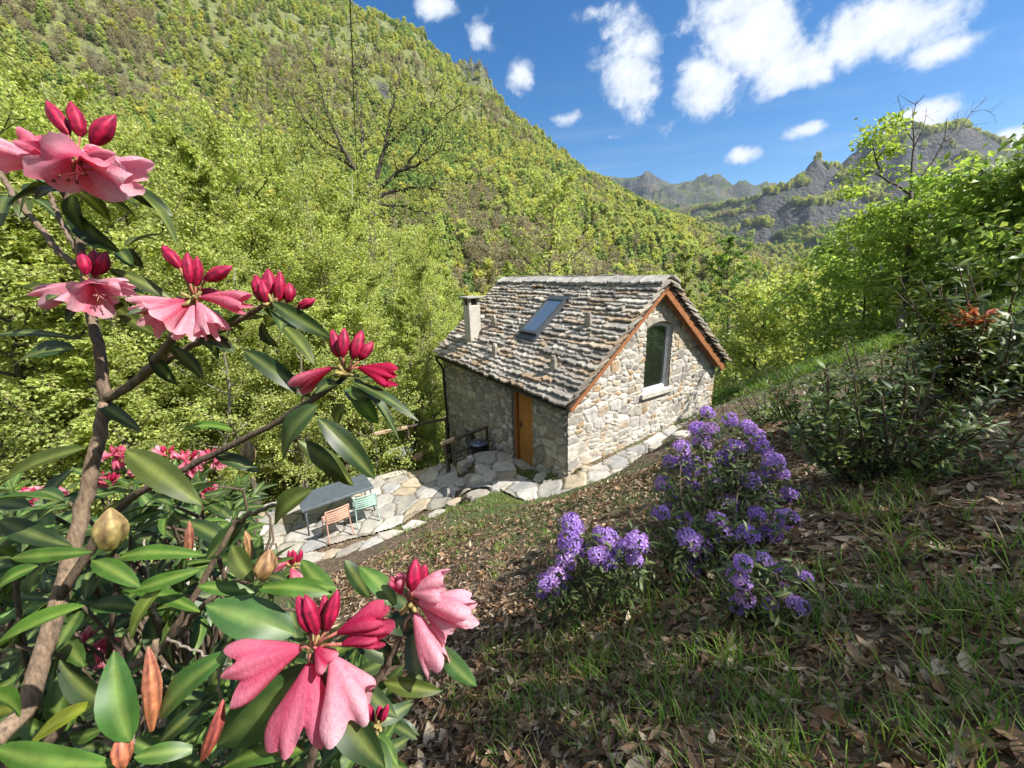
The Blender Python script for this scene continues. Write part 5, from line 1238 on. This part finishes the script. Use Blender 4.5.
for (px, py, d, nn, L) in ((72, 190, .57, 8, .085), (92, 300, .62, 8, .09), (195, 318, .58, 8, .085), (274, 316, .61, 7, .09), (346, 385, .56, 8, .085), (315, 668, .49, 5, .085), (414, 616, .52, 6, .08), (20, 195, .7, 7, .09), (120, 250, .66, 6, .09)):
    rosette(fo, at(px, py, d + .035), unit(np.array([0, 0, 1.0]) + TOCAM * .05 + rg.normal(0, .18, 3)), nn, L, np.array([DK, OL, DK, GR]), rg, .36, -.15, .32)
n = 0; rtw = MB()
while n < 120:
    px, py = rg.uniform(-60, 400), rg.uniform(490, 800)
    if not inpoly(px, py, BODY): continue
    d = rg.uniform(.72, 1.5); p = at(px, py, d)
    if p[2] < float(height(p[0], p[1])) + .1: continue
    ax = unit(np.array([0, 0, 1.0]) + TOCAM * .35 + rg.normal(0, .35, 3)); rosette(fo, p, ax, rg.integers(6, 10), rg.uniform(.09, .14), LEAFD * (1.25 if rg.random() < .3 else .9), rg); n += 1
    rtw.add(*tube(smooth_path([p, p - ax * .12 + rg.normal(0, .02, 3), p - ax * .3 + np.array([-.05, 0, -.1])], 7), [.003, .0035, .004, .0045, .005, .006, .006], 5), SB * .6)
keep_world(fo.build('foliage', M['leaf_rhodo'], rho, smooth=True), rho)
keep_world(rtw.build('twigs', M['stem'], rho, smooth=True), rho)
# swelling leaf buds
for (bx, by, tx, ty, wd, d, c) in ((110, 550, 112, 508, 27, .5, (.20, .17, .05)), (263, 580, 266, 550, 20, .54, (.22, .15, .05)), (152, 730, 155, 645, 15, .48, (.36, .14, .06)), (124, 768, 119, 733, 16, .46, (.36, .13, .06)), (202, 760, 232, 702, 13, .46, (.28, .07, .04)), (188, 560, 190, 520, 8, .6, (.22, .10, .04)), (250, 560, 249, 530, 8, .6, (.33, .2, .07)), (246, 470, 248, 440, 14, .66, (.25, .2, .08))):
    b = flower_bud(at(bx, by, d), at(tx, ty, d), wd / FPX * d, rg, c).build('leaf_bud', M['bud'], rho, smooth=True); keep_world(b, rho)
T = truss
T(rho, (74, 176), .55, [(80, 162, 98, 190, 33, .55, .1, PM_, PP), (64, 166, 62, 146, 19, .5, .25, PD, PL), (98, 170, 148, 172, 16, .15, .55, PL, PP), (50, 166, 0, 152, 17, .2, .4, PL, PP), (55, 162, 26, 146, 14, .1, .5, PM_, PL), (84, 160, 110, 160, 15, .2, .6, PM_, PP)], [(69, 135, 45, 103, 13), (80, 136, 75, 103, 13), (92, 145, 114, 114, 15)], 1)
T(rho, (92, 284), .6, [(86, 284, 42, 301, 13, .1, .5, PL, PP), (95, 284, 113, 303, 21, .45, .15, PM_, PP), (88, 288, 78, 306, 14, .3, .4, PL, PP), (100, 282, 128, 290, 12, .1, .6, PL, PP)], [(95, 276, 91, 250, 11), (100, 274, 108, 252, 10), (86, 274, 82, 251, 10)], 2)
T(rho, (195, 300), .56, [(188, 300, 150, 317, 15, .1, .4, PM_, PP), (190, 304, 170, 322, 18, .4, .15, PM_, PP), (200, 304, 222, 330, 14, .2, .5, PL, PP), (204, 298, 250, 299, 12, .1, .65, PM_, PL), (195, 306, 196, 338, 13, .2, .4, PL, PP), (184, 302, 140, 304, 11, .1, .5, PL, PP)], [(180, 268, 162, 245, 11), (190, 283, 187, 253, 10), (196, 286, 199, 258, 10), (205, 280, 232, 267, 12), (197, 292, 224, 296, 10)], 3)
T(rho, (274, 305), .6, [], [(262, 301, 256, 275, 13), (270, 302, 268, 270, 15), (279, 301, 280, 272, 11), (288, 302, 291, 283, 12), (298, 308, 315, 298, 9), (266, 302, 263, 280, 10)], 4)
T(rho, (346, 374), .55, [(334, 368, 297, 380, 11, .1, .75, PD, PL), (360, 368, 394, 374, 13, .1, .8, (.40, .01, .05), PD)], [(339, 357, 331, 330, 11), (343, 357, 342, 328, 12), (353, 359, 361, 330, 12), (360, 360, 370, 340, 11)], 5)
T(rho, (312, 650), .47, [(302, 646, 240, 664, 27, .1, .6, PM_, PL), (311, 662, 308, 724, 29, .15, .6, PM_, PL), (334, 656, 362, 702, 28, .2, .5, PL, PP), (340, 630, 386, 612, 17, .1, .75, PD, PM_), (318, 646, 332, 660, 17, .3, .6, PD, PL), (344, 642, 382, 628, 14, .1, .8, PD, PM_)], [(311, 632, 298, 597, 15), (317, 634, 306, 594, 13), (323, 630, 325, 596, 13), (327, 630, 336, 590, 14)], 6)
T(rho, (412, 604), .5, [(420, 600, 472, 603, 23, .1, .55, PL, PP), (416, 612, 438, 656, 20, .2, .5, PL, PP), (410, 590, 446, 584, 18, .2, .5, PL, PP), (402, 592, 397, 574, 12, .2, .6, PD, PL), (424, 606, 455, 625, 15, .2, .4, PM_, PP)], [(412, 590, 415, 560, 14), (419, 588, 425, 563, 12), (421, 597, 436, 587, 10)], 7)
def mini(root, px, py, d, seed, nf=5, nb=4, s=1.0):
    rg_ = np.random.default_rng(seed); sp = .062 * s / d * FPX
    fl = [(px + rg_.normal(0, 3), py + rg_.normal(0, 3), px + math.cos(a) * sp, py + math.sin(a) * sp * .7 + sp * .15, sp * .42, rg_.uniform(.1, .5), rg_.uniform(.2, .7), PM_, PL if rg_.random() < .5 else PP) for a in rg_.uniform(0, 6.28, nf)]
    T(root, (px, py), d, fl, [(px + q, py - sp * .1, px + q * 2.2, py - sp * .75, sp * .26) for q in rg_.uniform(-sp * .3, sp * .3, nb)], seed)
mini(rho, 92, 645, .95, 31, 5, 3); mini(rho, 292, 566, .9, 32, 2, 4, .8); mini(rho, 378, 724, .62, 33, 1, 3, .7)
# a second shrub behind it
r1_ = gz(np.array([-1.5, 1.35]))
rh2 = empty('rhododendron', r1_, 'darker rhododendron with small pink flower heads behind the large one', 'shrub')
fo, rtw = MB(), MB(); B2 = [(-60, 500), (20, 488), (60, 500), (110, 466), (230, 468), (262, 490), (262, 560), (240, 600), (-60, 620)]; n = 0
while n < 95:
    px, py = rg.uniform(-60, 262), rg.uniform(466, 620)
    if not inpoly(px, py, B2): continue
    d = rg.uniform(1.5, 2.4); p = at(px, py, d)
    if p[2] < float(height(p[0], p[1])) + .1: continue
    ax = unit(np.array([0, 0, 1.0]) + TOCAM * .3 + rg.normal(0, .35, 3)); rosette(fo, p, ax, rg.integers(6, 10), rg.uniform(.09, .14), LEAFD * .95, rg); n += 1
    q = r1_ + np.array([0, 0, .25]); rtw.add(*tube(smooth_path([p, p - ax * .2, p * .5 + q * .5 - np.array([0, 0, .1]), q], 9), np.linspace(.003, .012, 9), 5), SB * .6)
keep_world(fo.build('foliage', M['leaf_rhodo'], rh2, smooth=True), rh2); keep_world(rtw.build('stem', M['stem'], rh2, smooth=True), rh2)
for k, (px, py, d) in enumerate(((118, 456, 1.7), (138, 462, 1.8), (165, 455, 1.9), (188, 460, 1.7), (214, 458, 1.9), (28, 498, 1.6), (52, 492, 1.7), (110, 482, 1.7), (205, 490, 1.8))): mini(rh2, px, py, d, 50 + k, 5, 4, 1.0)

# ------------------------------------------------------------------ purple shrubs
PU = np.array([[.47, .32, .78], [.55, .39, .82], [.42, .28, .73], [.63, .43, .79]])
def purple_head(seed):
    rg_ = np.random.default_rng(seed); mb = MB(); c0 = PU[seed % 4]
    for k in range(17):
        z = 1 - (k + .5) / 17 * 1.35; a = k * 2.39996 + rg_.uniform(-.2, .2); rr_ = math.sqrt(max(0, 1 - z * z)); d = unit(np.array([math.cos(a) * rr_, math.sin(a) * rr_, z]) + rg_.normal(0, .12, 3)); c = d * rg_.uniform(.042, .056)
        x, y, _ = frame(d); th0 = rg_.uniform(0, 6.28); cc = c0 * rg_.uniform(.8, 1.3)
        for q in range(5):
            th = th0 + q * 1.2566; e = math.cos(th) * x + math.sin(th) * y; s_ = np.cross(d, e); L = rg_.uniform(.021, .027); w_ = L * .45; fl = rg_.uniform(-.1, .5)
            V = [c, c + e * L * .5 + s_ * w_ * .7 + d * .006, c + e * L * .95 + s_ * w_ * .5 + d * L * fl * .5, c + e * L * 1.08 + d * L * fl * .4, c + e * L * .95 - s_ * w_ * .5 + d * L * fl * .5, c + e * L * .5 - s_ * w_ * .7 + d * .006]
            mb.add(V, [[0, 1, 2, 3], [0, 3, 4, 5]], np.array([cc * .75, cc, cc * 1.15, cc * 1.2, cc * 1.15, cc]))
        for q in range(3): mb.add(*tube([c, c + d * .022 + rg_.normal(0, .006, 3)], [.0007, .0005], 3), (.6, .45, .6))
    return mb.mesh('flower_head', M['petal'])
PH = [purple_head(s) for s in range(6)]
LEAFP = np.array([[.05, .085, .025], [.07, .11, .03], [.04, .07, .025], [.10, .13, .04]])
def purple_shrub(bpx, label, heads, d0, dspread, nleaf, seed, hs=1.0):
    rg_ = np.random.default_rng(seed); base = on_ground(*bpx); o = empty('purple_rhododendron', base, label, 'shrub'); st_, fo_ = MB(), MB(); inv = Matrix.Translation(-o.location)
    P0 = []
    for (px, py) in heads:
        p = at(px, py, d0 + rg_.uniform(-dspread, dspread) + (-.28 if py > bpx[1] - 95 else .08))
        g = float(height(p[0], p[1])); 
        if p[2] < g + .09:
            q_ = on_ground(px, py); p = at(px, py, float(q_ @ CF) * .95)
        P0.append(p)
        h_ = bpy.data.objects.new('flower_head', PH[rg_.integers(6)]); col.objects.link(h_); h_.parent = o; h_.matrix_parent_inverse = inv; h_.location = tuple(float(q) for q in p); s_ = hs * rg_.uniform(.78, 1.2); h_.scale = (s_, s_, s_); h_.rotation_euler = (rg_.uniform(-.5, .4), rg_.uniform(-.4, .4), rg_.uniform(0, 6.28))
        b = base * .65 + gz(p) * .35 + rg_.normal(0, .05, 3) * [1, 1, 0]; b = gz(b, -.03); mid = b * .45 + p * .55 + rg_.normal(0, .05, 3)
        P = smooth_path([b, mid, p - np.array([0, 0, .02])], 12); st_.add(*tube(P, np.linspace(.006, .0025, 12), 5), np.array([.14, .11, .08]) * rg_.uniform(.8, 1.2))
        for q in range(nleaf):
            i_ = rg_.integers(4, 12); c = P[i_] + rg_.normal(0, .05, 3); dd = unit(rg_.normal(0, 1, 3) * [1, 1, .5] + [0, 0, .35]); l = rg_.uniform(.035, .065)
            rleaf(fo_, c, c + dd * l, l * .36, unit(np.array([0, 0, 1.0]) + .4 * rg_.normal(0, 1, 3)), LEAFP[rg_.integers(4)] * rg_.uniform(.8, 1.3), .1, .1, n=3)
        rosette(fo_, p - np.array([0, 0, .03]), unit(np.array([0, 0, 1]) + rg_.normal(0, .2, 3)), 6, .065, LEAFP, rg_, .36, .1, .15)
    for q, nm, mm in ((st_, 'stem', 'stem'), (fo_, 'foliage', 'leaf_small')): c = q.build(nm, M[mm], o, smooth=True); c.matrix_parent_inverse = inv
    return o
HM = [(707, 413), (730, 420), (711, 430), (682, 449), (756, 437), (743, 449), (721, 457), (670, 463), (695, 465), (773, 462), (765, 477), (782, 474), (665, 485), (692, 485), (716, 483), (789, 495), (670, 501), (661, 514), (717, 521), (740, 521), (757, 515), (787, 520), (770, 534), (689, 540), (687, 559), (703, 443), (751, 482), (732, 471), (725, 462), (735, 448)]
HM += [(698, 430), (748, 428), (690, 470), (708, 470), (740, 500), (728, 505), (700, 505), (685, 520), (755, 495), (770, 500), (676, 535), (700, 548), (712, 538), (748, 535), (690, 572), (725, 535), (764, 448), (684, 462)]
HL_ = [(571, 524), (577, 530), (569, 543), (576, 548), (600, 534), (607, 538), (606, 560), (598, 556), (612, 558), (637, 543), (630, 547), (634, 560), (546, 582), (556, 578), (560, 590), (543, 592), (564, 577), (620, 546), (566, 561)]
HR_ = [(742, 581), (735, 577), (745, 600), (738, 606), (784, 591), (771, 605), (797, 606), (805, 578), (778, 570), (743, 563), (762, 560)]
purple_shrub((705, 600), 'tall rhododendron covered in purple flower heads on the slope in front of the gable', HM, 2.35, .22, 62, 1, .92)
purple_shrub((600, 612), 'low rhododendron with purple flower heads, on the side towards the stone path', HL_, 2.15, .12, 34, 2, .82)
purple_shrub((770, 622), 'sparse low purple rhododendron sprawling over dry leaves', HR_, 1.85, .1, 26, 3, .62)

# ------------------------------------------------------------------ dark shrubs on the right of the slope
def whorl_shrub(bpx, label, stems, L, pal, seed, name='evergreen_shrub', spread=.4, hh=(.45, .8), nw=6, at_xy=None):
    rg_ = np.random.default_rng(seed); base = on_ground(*bpx) if at_xy is None else gz(np.array(at_xy)); o = empty(name, base, label, 'shrub'); st_, fo_ = MB(), MB(); inv = Matrix.Translation(-o.location)
    for k in range(stems):
        a = rg_.uniform(0, 6.28); rr_ = spread * math.sqrt(rg_.random()); t_ = base + np.array([math.cos(a) * rr_, math.sin(a) * rr_, rg_.uniform(*hh)]); b = gz(base + (t_ - base) * .25 * np.array([1, 1, 0]), -.03); t_[2] = max(t_[2], float(height(t_[0], t_[1])) + hh[0])
        P = smooth_path([b, (b + t_) / 2 + rg_.normal(0, .04, 3), t_], 14); st_.add(*tube(P, np.linspace(.011, .004, 14), 5), np.array([.12, .09, .065]))
        for q in np.linspace(.3, 1, nw): rosette(fo_, P[min(13, int(q * 13))] + rg_.normal(0, .02, 3), unit(P[-1] - P[-3] + np.array([0, 0, .02])), rg_.integers(5, 8), L * rg_.uniform(.8, 1.1), pal, rg_, .32, .55, .05)
    for q, nm, mm in ((st_, 'stem', 'stem'), (fo_, 'foliage', 'leaf_rhodo')): c = q.build(nm, M[mm], o, smooth=True); c.matrix_parent_inverse = inv
    return o
LP2 = np.array([[.06, .10, .025], [.09, .14, .03], [.05, .08, .025], [.13, .18, .04]])
whorl_shrub((872, 478), 'dark evergreen shrub of upright leafy stems in the shade, nearest of its kind', 34, .075, LP2, 1, spread=.55, hh=(.3, .7), nw=9)
whorl_shrub((815, 432), 'dark leafy shrub with upright stems just behind the purple flowers', 26, .08, LP2, 2, spread=.55, hh=(.3, .6), nw=8)
whorl_shrub((912, 425), 'dark leafy shrub with upright stems below the bare earth bank', 24, .08, LP2 * .9, 3, spread=.6, hh=(.3, .6), nw=8)
whorl_shrub((770, 418), 'low dark shrub beside the far end of the stone path', 12, .09, LP2, 4, spread=.6, hh=(.2, .5))
dk = whorl_shrub((992, 392), 'tall dark rhododendron with reddish young shoots at the edge of the trees', 60, .13, LP2 * .85, 5, 'dark_rhododendron', .75, (.3, 1.0), 7)
inv = Matrix.Translation(-dk.location); rg = np.random.default_rng(3); dd0 = float(np.array(dk.location) @ CF)
sh = MB()
for k in range(7):
    p = at(975 + rg.uniform(-12, 12), 322 + rg.uniform(-5, 6), dd0 * .93); rosette(sh, p, unit(np.array([0, 0, 1]) + rg.normal(0, .2, 3)), 7, .13, np.array([[.42, .10, .07], [.50, .20, .12]]), rg, .26, .8, .05)
q = sh.build('red_shoots', M['leaf_small'], dk, smooth=True); q.matrix_parent_inverse = inv
whorl_shrub((1045, 400), 'dark evergreen foliage crowding the right edge of the slope', 60, .14, LP2 * .85, 6, 'dark_rhododendron', 1.0, (.5, 1.6), 7, (10.0, 6.4))

# ------------------------------------------------------------------ ground cover: brush below the terrace, dry leaves, grass
rg = np.random.default_rng(91)
def clear_of_paving(x, y):
    d = np.full(x.shape, 9.0)
    for pts, hw, fall in (_strips[0], _strips[2], (_strips[3][0], .34, .6)): d = np.minimum(d, strip_w(x, y, pts, hw, fall)[2] - hw)
    lx = (x - HA[0]) * HV[0] + (y - HA[1]) * HV[1]; ly = (x - HA[0]) * HU[0] + (y - HA[1]) * HU[1]
    return (d > .02) & ~((lx > -.05) & (ly > -.05) & (lx < HW + .05) & (ly < HL + .05))
def slope_normal(x, y, e=.06):
    return unit(np.stack([-(height(x + e, y) - height(x - e, y)) / (2 * e), -(height(x, y + e) - height(x, y - e)) / (2 * e), np.ones_like(x)], -1))
# brush
x, y, a, r = sample_polar(2600, -52, 44, 9.2, 26, rg); lx = (x - HA[0]) * HV[0] + (y - HA[1]) * HV[1]; ly = (x - HA[0]) * HU[0] + (y - HA[1]) * HU[1]
ok = clear_of_paving(x, y) & ~((ly > -1.2) & (ly < HL + .3) & (lx > -2.2) & (lx < HW + .8)) & ~((a > -16) & (r < 10.5)) & ~((a > 24) & (r < 13.5)); x, y = x[ok], y[ok]
P_, D_, C_ = [], [], []
for q in range(len(x)):
    n = 34; h = rg.uniform(.25, 1.3); w_ = rg.uniform(.3, .6); p = np.array([x[q], y[q], float(height(x[q], y[q]))])
    P_.append(p + np.stack([rg.normal(0, w_ * .6, n), rg.normal(0, w_ * .6, n), rg.uniform(.05, 1, n) * h], -1)); D_.append(rg.normal(0, 1, (n, 3)) * [1, 1, .5]); C_.append(LIME[rg.integers(5)] * rg.uniform(.6, 1.0) * rg.uniform(.8, 1.2, (n, 1)))
P_, D_, C_ = map(np.concatenate, (P_, D_, C_)); n = len(P_); mb = MB()
leaf_quads(mb, P_, D_, unit(rg.normal(0, .5, (n, 3)) + [0, 0, 1]), rg.uniform(.08, .17, n), rg.uniform(.06, .12, n), C_)
tag(mb.build('undergrowth', M['leaf_spring']), kind='stuff')
# dry leaves
def curled(P, N, L, C, rg_):
    n = len(P); A = rg_.normal(0, 1, (n, 3)); N = unit(N + rg_.normal(0, .38, (n, 3))); D = unit(A - N * (A * N).sum(1, keepdims=True)); S = np.cross(N, D); L = L[:, None]; W = L * rg_.uniform(.28, .5, (n, 1)); cu = rg_.uniform(-.15, .5, (n, 1)); be = rg_.uniform(-.35, .45, (n, 1))
    s3 = [0, .3, .68, 1]; wq = [.05, .9, .8, .04]; V = []
    for s, q in zip(s3, wq):
        c = P + D * L * (s - .5) + N * L * be * (2 * s - 1) ** 2 * .5
        V += [c + S * W * q * .5 * (1 - .3 * np.abs(cu)) + N * W * q * cu * .6, c, c - S * W * q * .5 * (1 - .3 * np.abs(cu)) + N * W * q * cu * .6]
    V = np.stack(V, 1).reshape(-1, 3); i = np.arange(n)[:, None] * 12; F = []
    for k in range(3):
        for j in range(2): F.append(i + np.array([[k * 3 + j, k * 3 + j + 1, k * 3 + j + 4, k * 3 + j + 3]]))
    return V, np.concatenate(F), np.repeat(C, 12, 0)
BRN = np.array([[.17, .105, .06], [.26, .175, .105], [.36, .265, .175], [.11, .07, .045], [.46, .37, .26], [.22, .12, .065], [.31, .195, .115]])
mb = MB()
for (n0, r0_, r1_2, a0, a1, l0, l1) in ((21000, .6, 2.4, -45, 96, .02, .066), (30000, 2.2, 5.2, -35, 90, .025, .075), (11000, 5, 13, -20, 58, .035, .08)):
    x, y, a, r = sample_polar(n0, a0, a1, r0_, r1_2, rg); ok = clear_of_paving(x, y) & (rg.random(len(x)) < np.clip(.85 - 1.0 * fbm(x * .8, y * .8, 3, 60), .12, 1)); x, y = x[ok], y[ok]
    P = np.stack([x, y, height(x, y) + rg.uniform(.002, .022, len(x))], -1); L = rg.uniform(l0, l1, len(x)) * (1 + .8 * (rg.random(len(x)) < .1))
    mb.add(*curled(P, slope_normal(x, y), L, BRN[rg.integers(len(BRN), size=len(x))] * rg.uniform(.5, 1.3, (len(x), 1)), rg))
tag(mb.build('fallen_leaves', M['dead_leaf']), kind='stuff')
# fallen twigs
mb = MB()
for k in range(150):
    x, y, a, r = sample_polar(1, -25, 58, .9, 6, rg)
    if not clear_of_paving(x, y)[0]: continue
    p = np.array([x[0], y[0], float(height(x, y)[0]) + .012]); L = rg.uniform(.08, .4); t_ = rg.uniform(0, 6.28); e = gz(p + np.array([math.cos(t_), math.sin(t_), 0]) * L, .015); m_ = gz((p + e) / 2 + rg.normal(0, .02, 3), .03)
    mb.add(*tube(smooth_path([p, m_, e], 6), np.linspace(.0035, .0015, 6), 4, False), np.array([.17, .13, .10]) * rg.uniform(.6, 1.4))
tag(mb.build('fallen_twigs', M['stem']), kind='stuff')
# grass
def blades(P, N, L, W, C, rg_, bend):
    n = len(P); a = rg_.uniform(0, 6.28, n); H = np.stack([np.cos(a), np.sin(a), np.zeros(n)], -1); up = unit(N * .4 + np.array([0, 0, .8]) + H * rg_.uniform(.0, .5, (n, 1))); S = unit(np.cross(up, H)); L = L[:, None]; W = W[:, None]; V = []; b = bend[:, None]
    for s, q in ((0, .8), (.35, 1), (.7, .7)):
        c = P + up * L * s + (H * .8 - np.array([0, 0, .55])) * L * b * s * s; V += [c - S * W * q * .5, c + S * W * q * .5]
    V.append(P + up * L + (H * .8 - np.array([0, 0, .55])) * L * b)
    V = np.stack(V, 1).reshape(-1, 3); i = np.arange(n)[:, None] * 7
    return V, [np.concatenate([i + np.array([[0, 1, 3, 2]]), i + np.array([[2, 3, 5, 4]])]), i + np.array([[4, 5, 6]])], np.repeat(C, 7, 0)
GRN = np.array([[.07, .15, .018], [.10, .19, .025], [.14, .22, .035], [.05, .11, .015], [.18, .25, .05]])
STR = np.array([[.34, .28, .16], [.42, .36, .22], [.26, .21, .12]])
mb = MB()
def grass_at(x, y, per, l0, l1, rg_, dry=.12, bright=1.0, wscale=1.0):
    n = len(x) * per; tx = np.repeat(x, per) + rg_.normal(0, .035, n); ty = np.repeat(y, per) + rg_.normal(0, .035, n)
    r = np.hypot(tx, ty); P = np.stack([tx, ty, height(tx, ty) - .004], -1); L = rg_.uniform(l0, l1, n); C = np.where((rg_.random(n) < dry)[:, None], STR[rg_.integers(3, size=n)], GRN[rg_.integers(5, size=n)] * bright) * rg_.uniform(.75, 1.25, (n, 1))
    mb.add(*blades(P, slope_normal(tx, ty), L, (.0022 + .0011 * r) * wscale * rg_.uniform(.7, 1.2, n), C, rg_, rg_.uniform(.1, .95, n)))
for (px, py, sp, cnt, l0, l1) in ((960, 555, .20, 90, .10, .26), (900, 510, .22, 70, .08, .22), (1000, 610, .16, 70, .1, .24), (600, 640, .25, 110, .06, .16), (520, 690, .22, 120, .05, .14), (640, 700, .22, 110, .06, .17), (470, 570, .35, 80, .04, .12), (840, 610, .18, 80, .08, .2), (560, 745, .18, 100, .06, .15), (880, 700, .12, 50, .06, .18), (760, 735, .12, 60, .06, .16), (700, 640, .2, 70, .06, .18), (820, 745, .12, 50, .06, .16), (1010, 720, .1, 50, .06, .2), (640, 590, .3, 100, .1, .26), (930, 640, .15, 60, .08, .2), (580, 610, .25, 60, .08, .24), (470, 720, .14, 60, .04, .1), (420, 560, .5, 80, .04, .12), (520, 560, .4, 80, .04, .12), (960, 480, .3, 70, .08, .2), (740, 700, .14, 50, .06, .16)):
    c = on_ground(px, py); x = c[0] + rg.normal(0, sp, cnt); y = c[1] + rg.normal(0, sp, cnt); ok = (np.hypot(x, y) > .62) & clear_of_paving(x, y); k2 = rg.random(ok.sum()) < .17; grass_at(x[ok][k2], y[ok][k2], 18, l0 * .75, l1 * .78, rg, .14, 1.5)
x, y, a, r = sample_polar(1100, -30, 60, .8, 9.5, rg); ok = clear_of_paving(x, y) & (fbm(x * .8, y * .8, 3, 60) + .25 * rg.normal(0, 1, len(x)) > .08); grass_at(x[ok], y[ok], 6, .03, .10, rg, .25)
x, y, a, r = sample_polar(9000, 20, 62, 9.0, 16, rg); ok = clear_of_paving(x, y) & (rg.random(len(x)) < sstep(8.8, 10.8, r + .8 * fbm(x, y, 3, 2))); grass_at(x[ok], y[ok], 7, .10, .26, rg, .05, 1.5, .8)
x, y, a, r = sample_polar(1200, -22, 12, 4.0, 9.5, rg); ok = clear_of_paving(x, y) & (fbm(x * .9, y * .9, 3, 66) > -.1); grass_at(x[ok], y[ok], 7, .04, .12, rg, .15, 1.2)
tag(mb.build('grass', M['grass']), kind='stuff')

# ------------------------------------------------------------------ air between here and the far mountains
mb = MB(); mb.add(*box(-6900, 6900, -6900, 6900, float(Z.min()) - 1.0, float(Z.max()) + 40.0))
m = bpy.data.materials.new('haze_air'); m.use_nodes = True; t = NT(m.node_tree)
vol = t.add('ShaderNodeVolumePrincipled', {'Color': (.74, .86, 1.0, 1), 'Density': .00006, 'Anisotropy': .3})
o_ = t.add('ShaderNodeOutputMaterial'); t.l.new(vol.outputs[0], o_.inputs[1])
tag(mb.build('haze', m), kind='stuff')
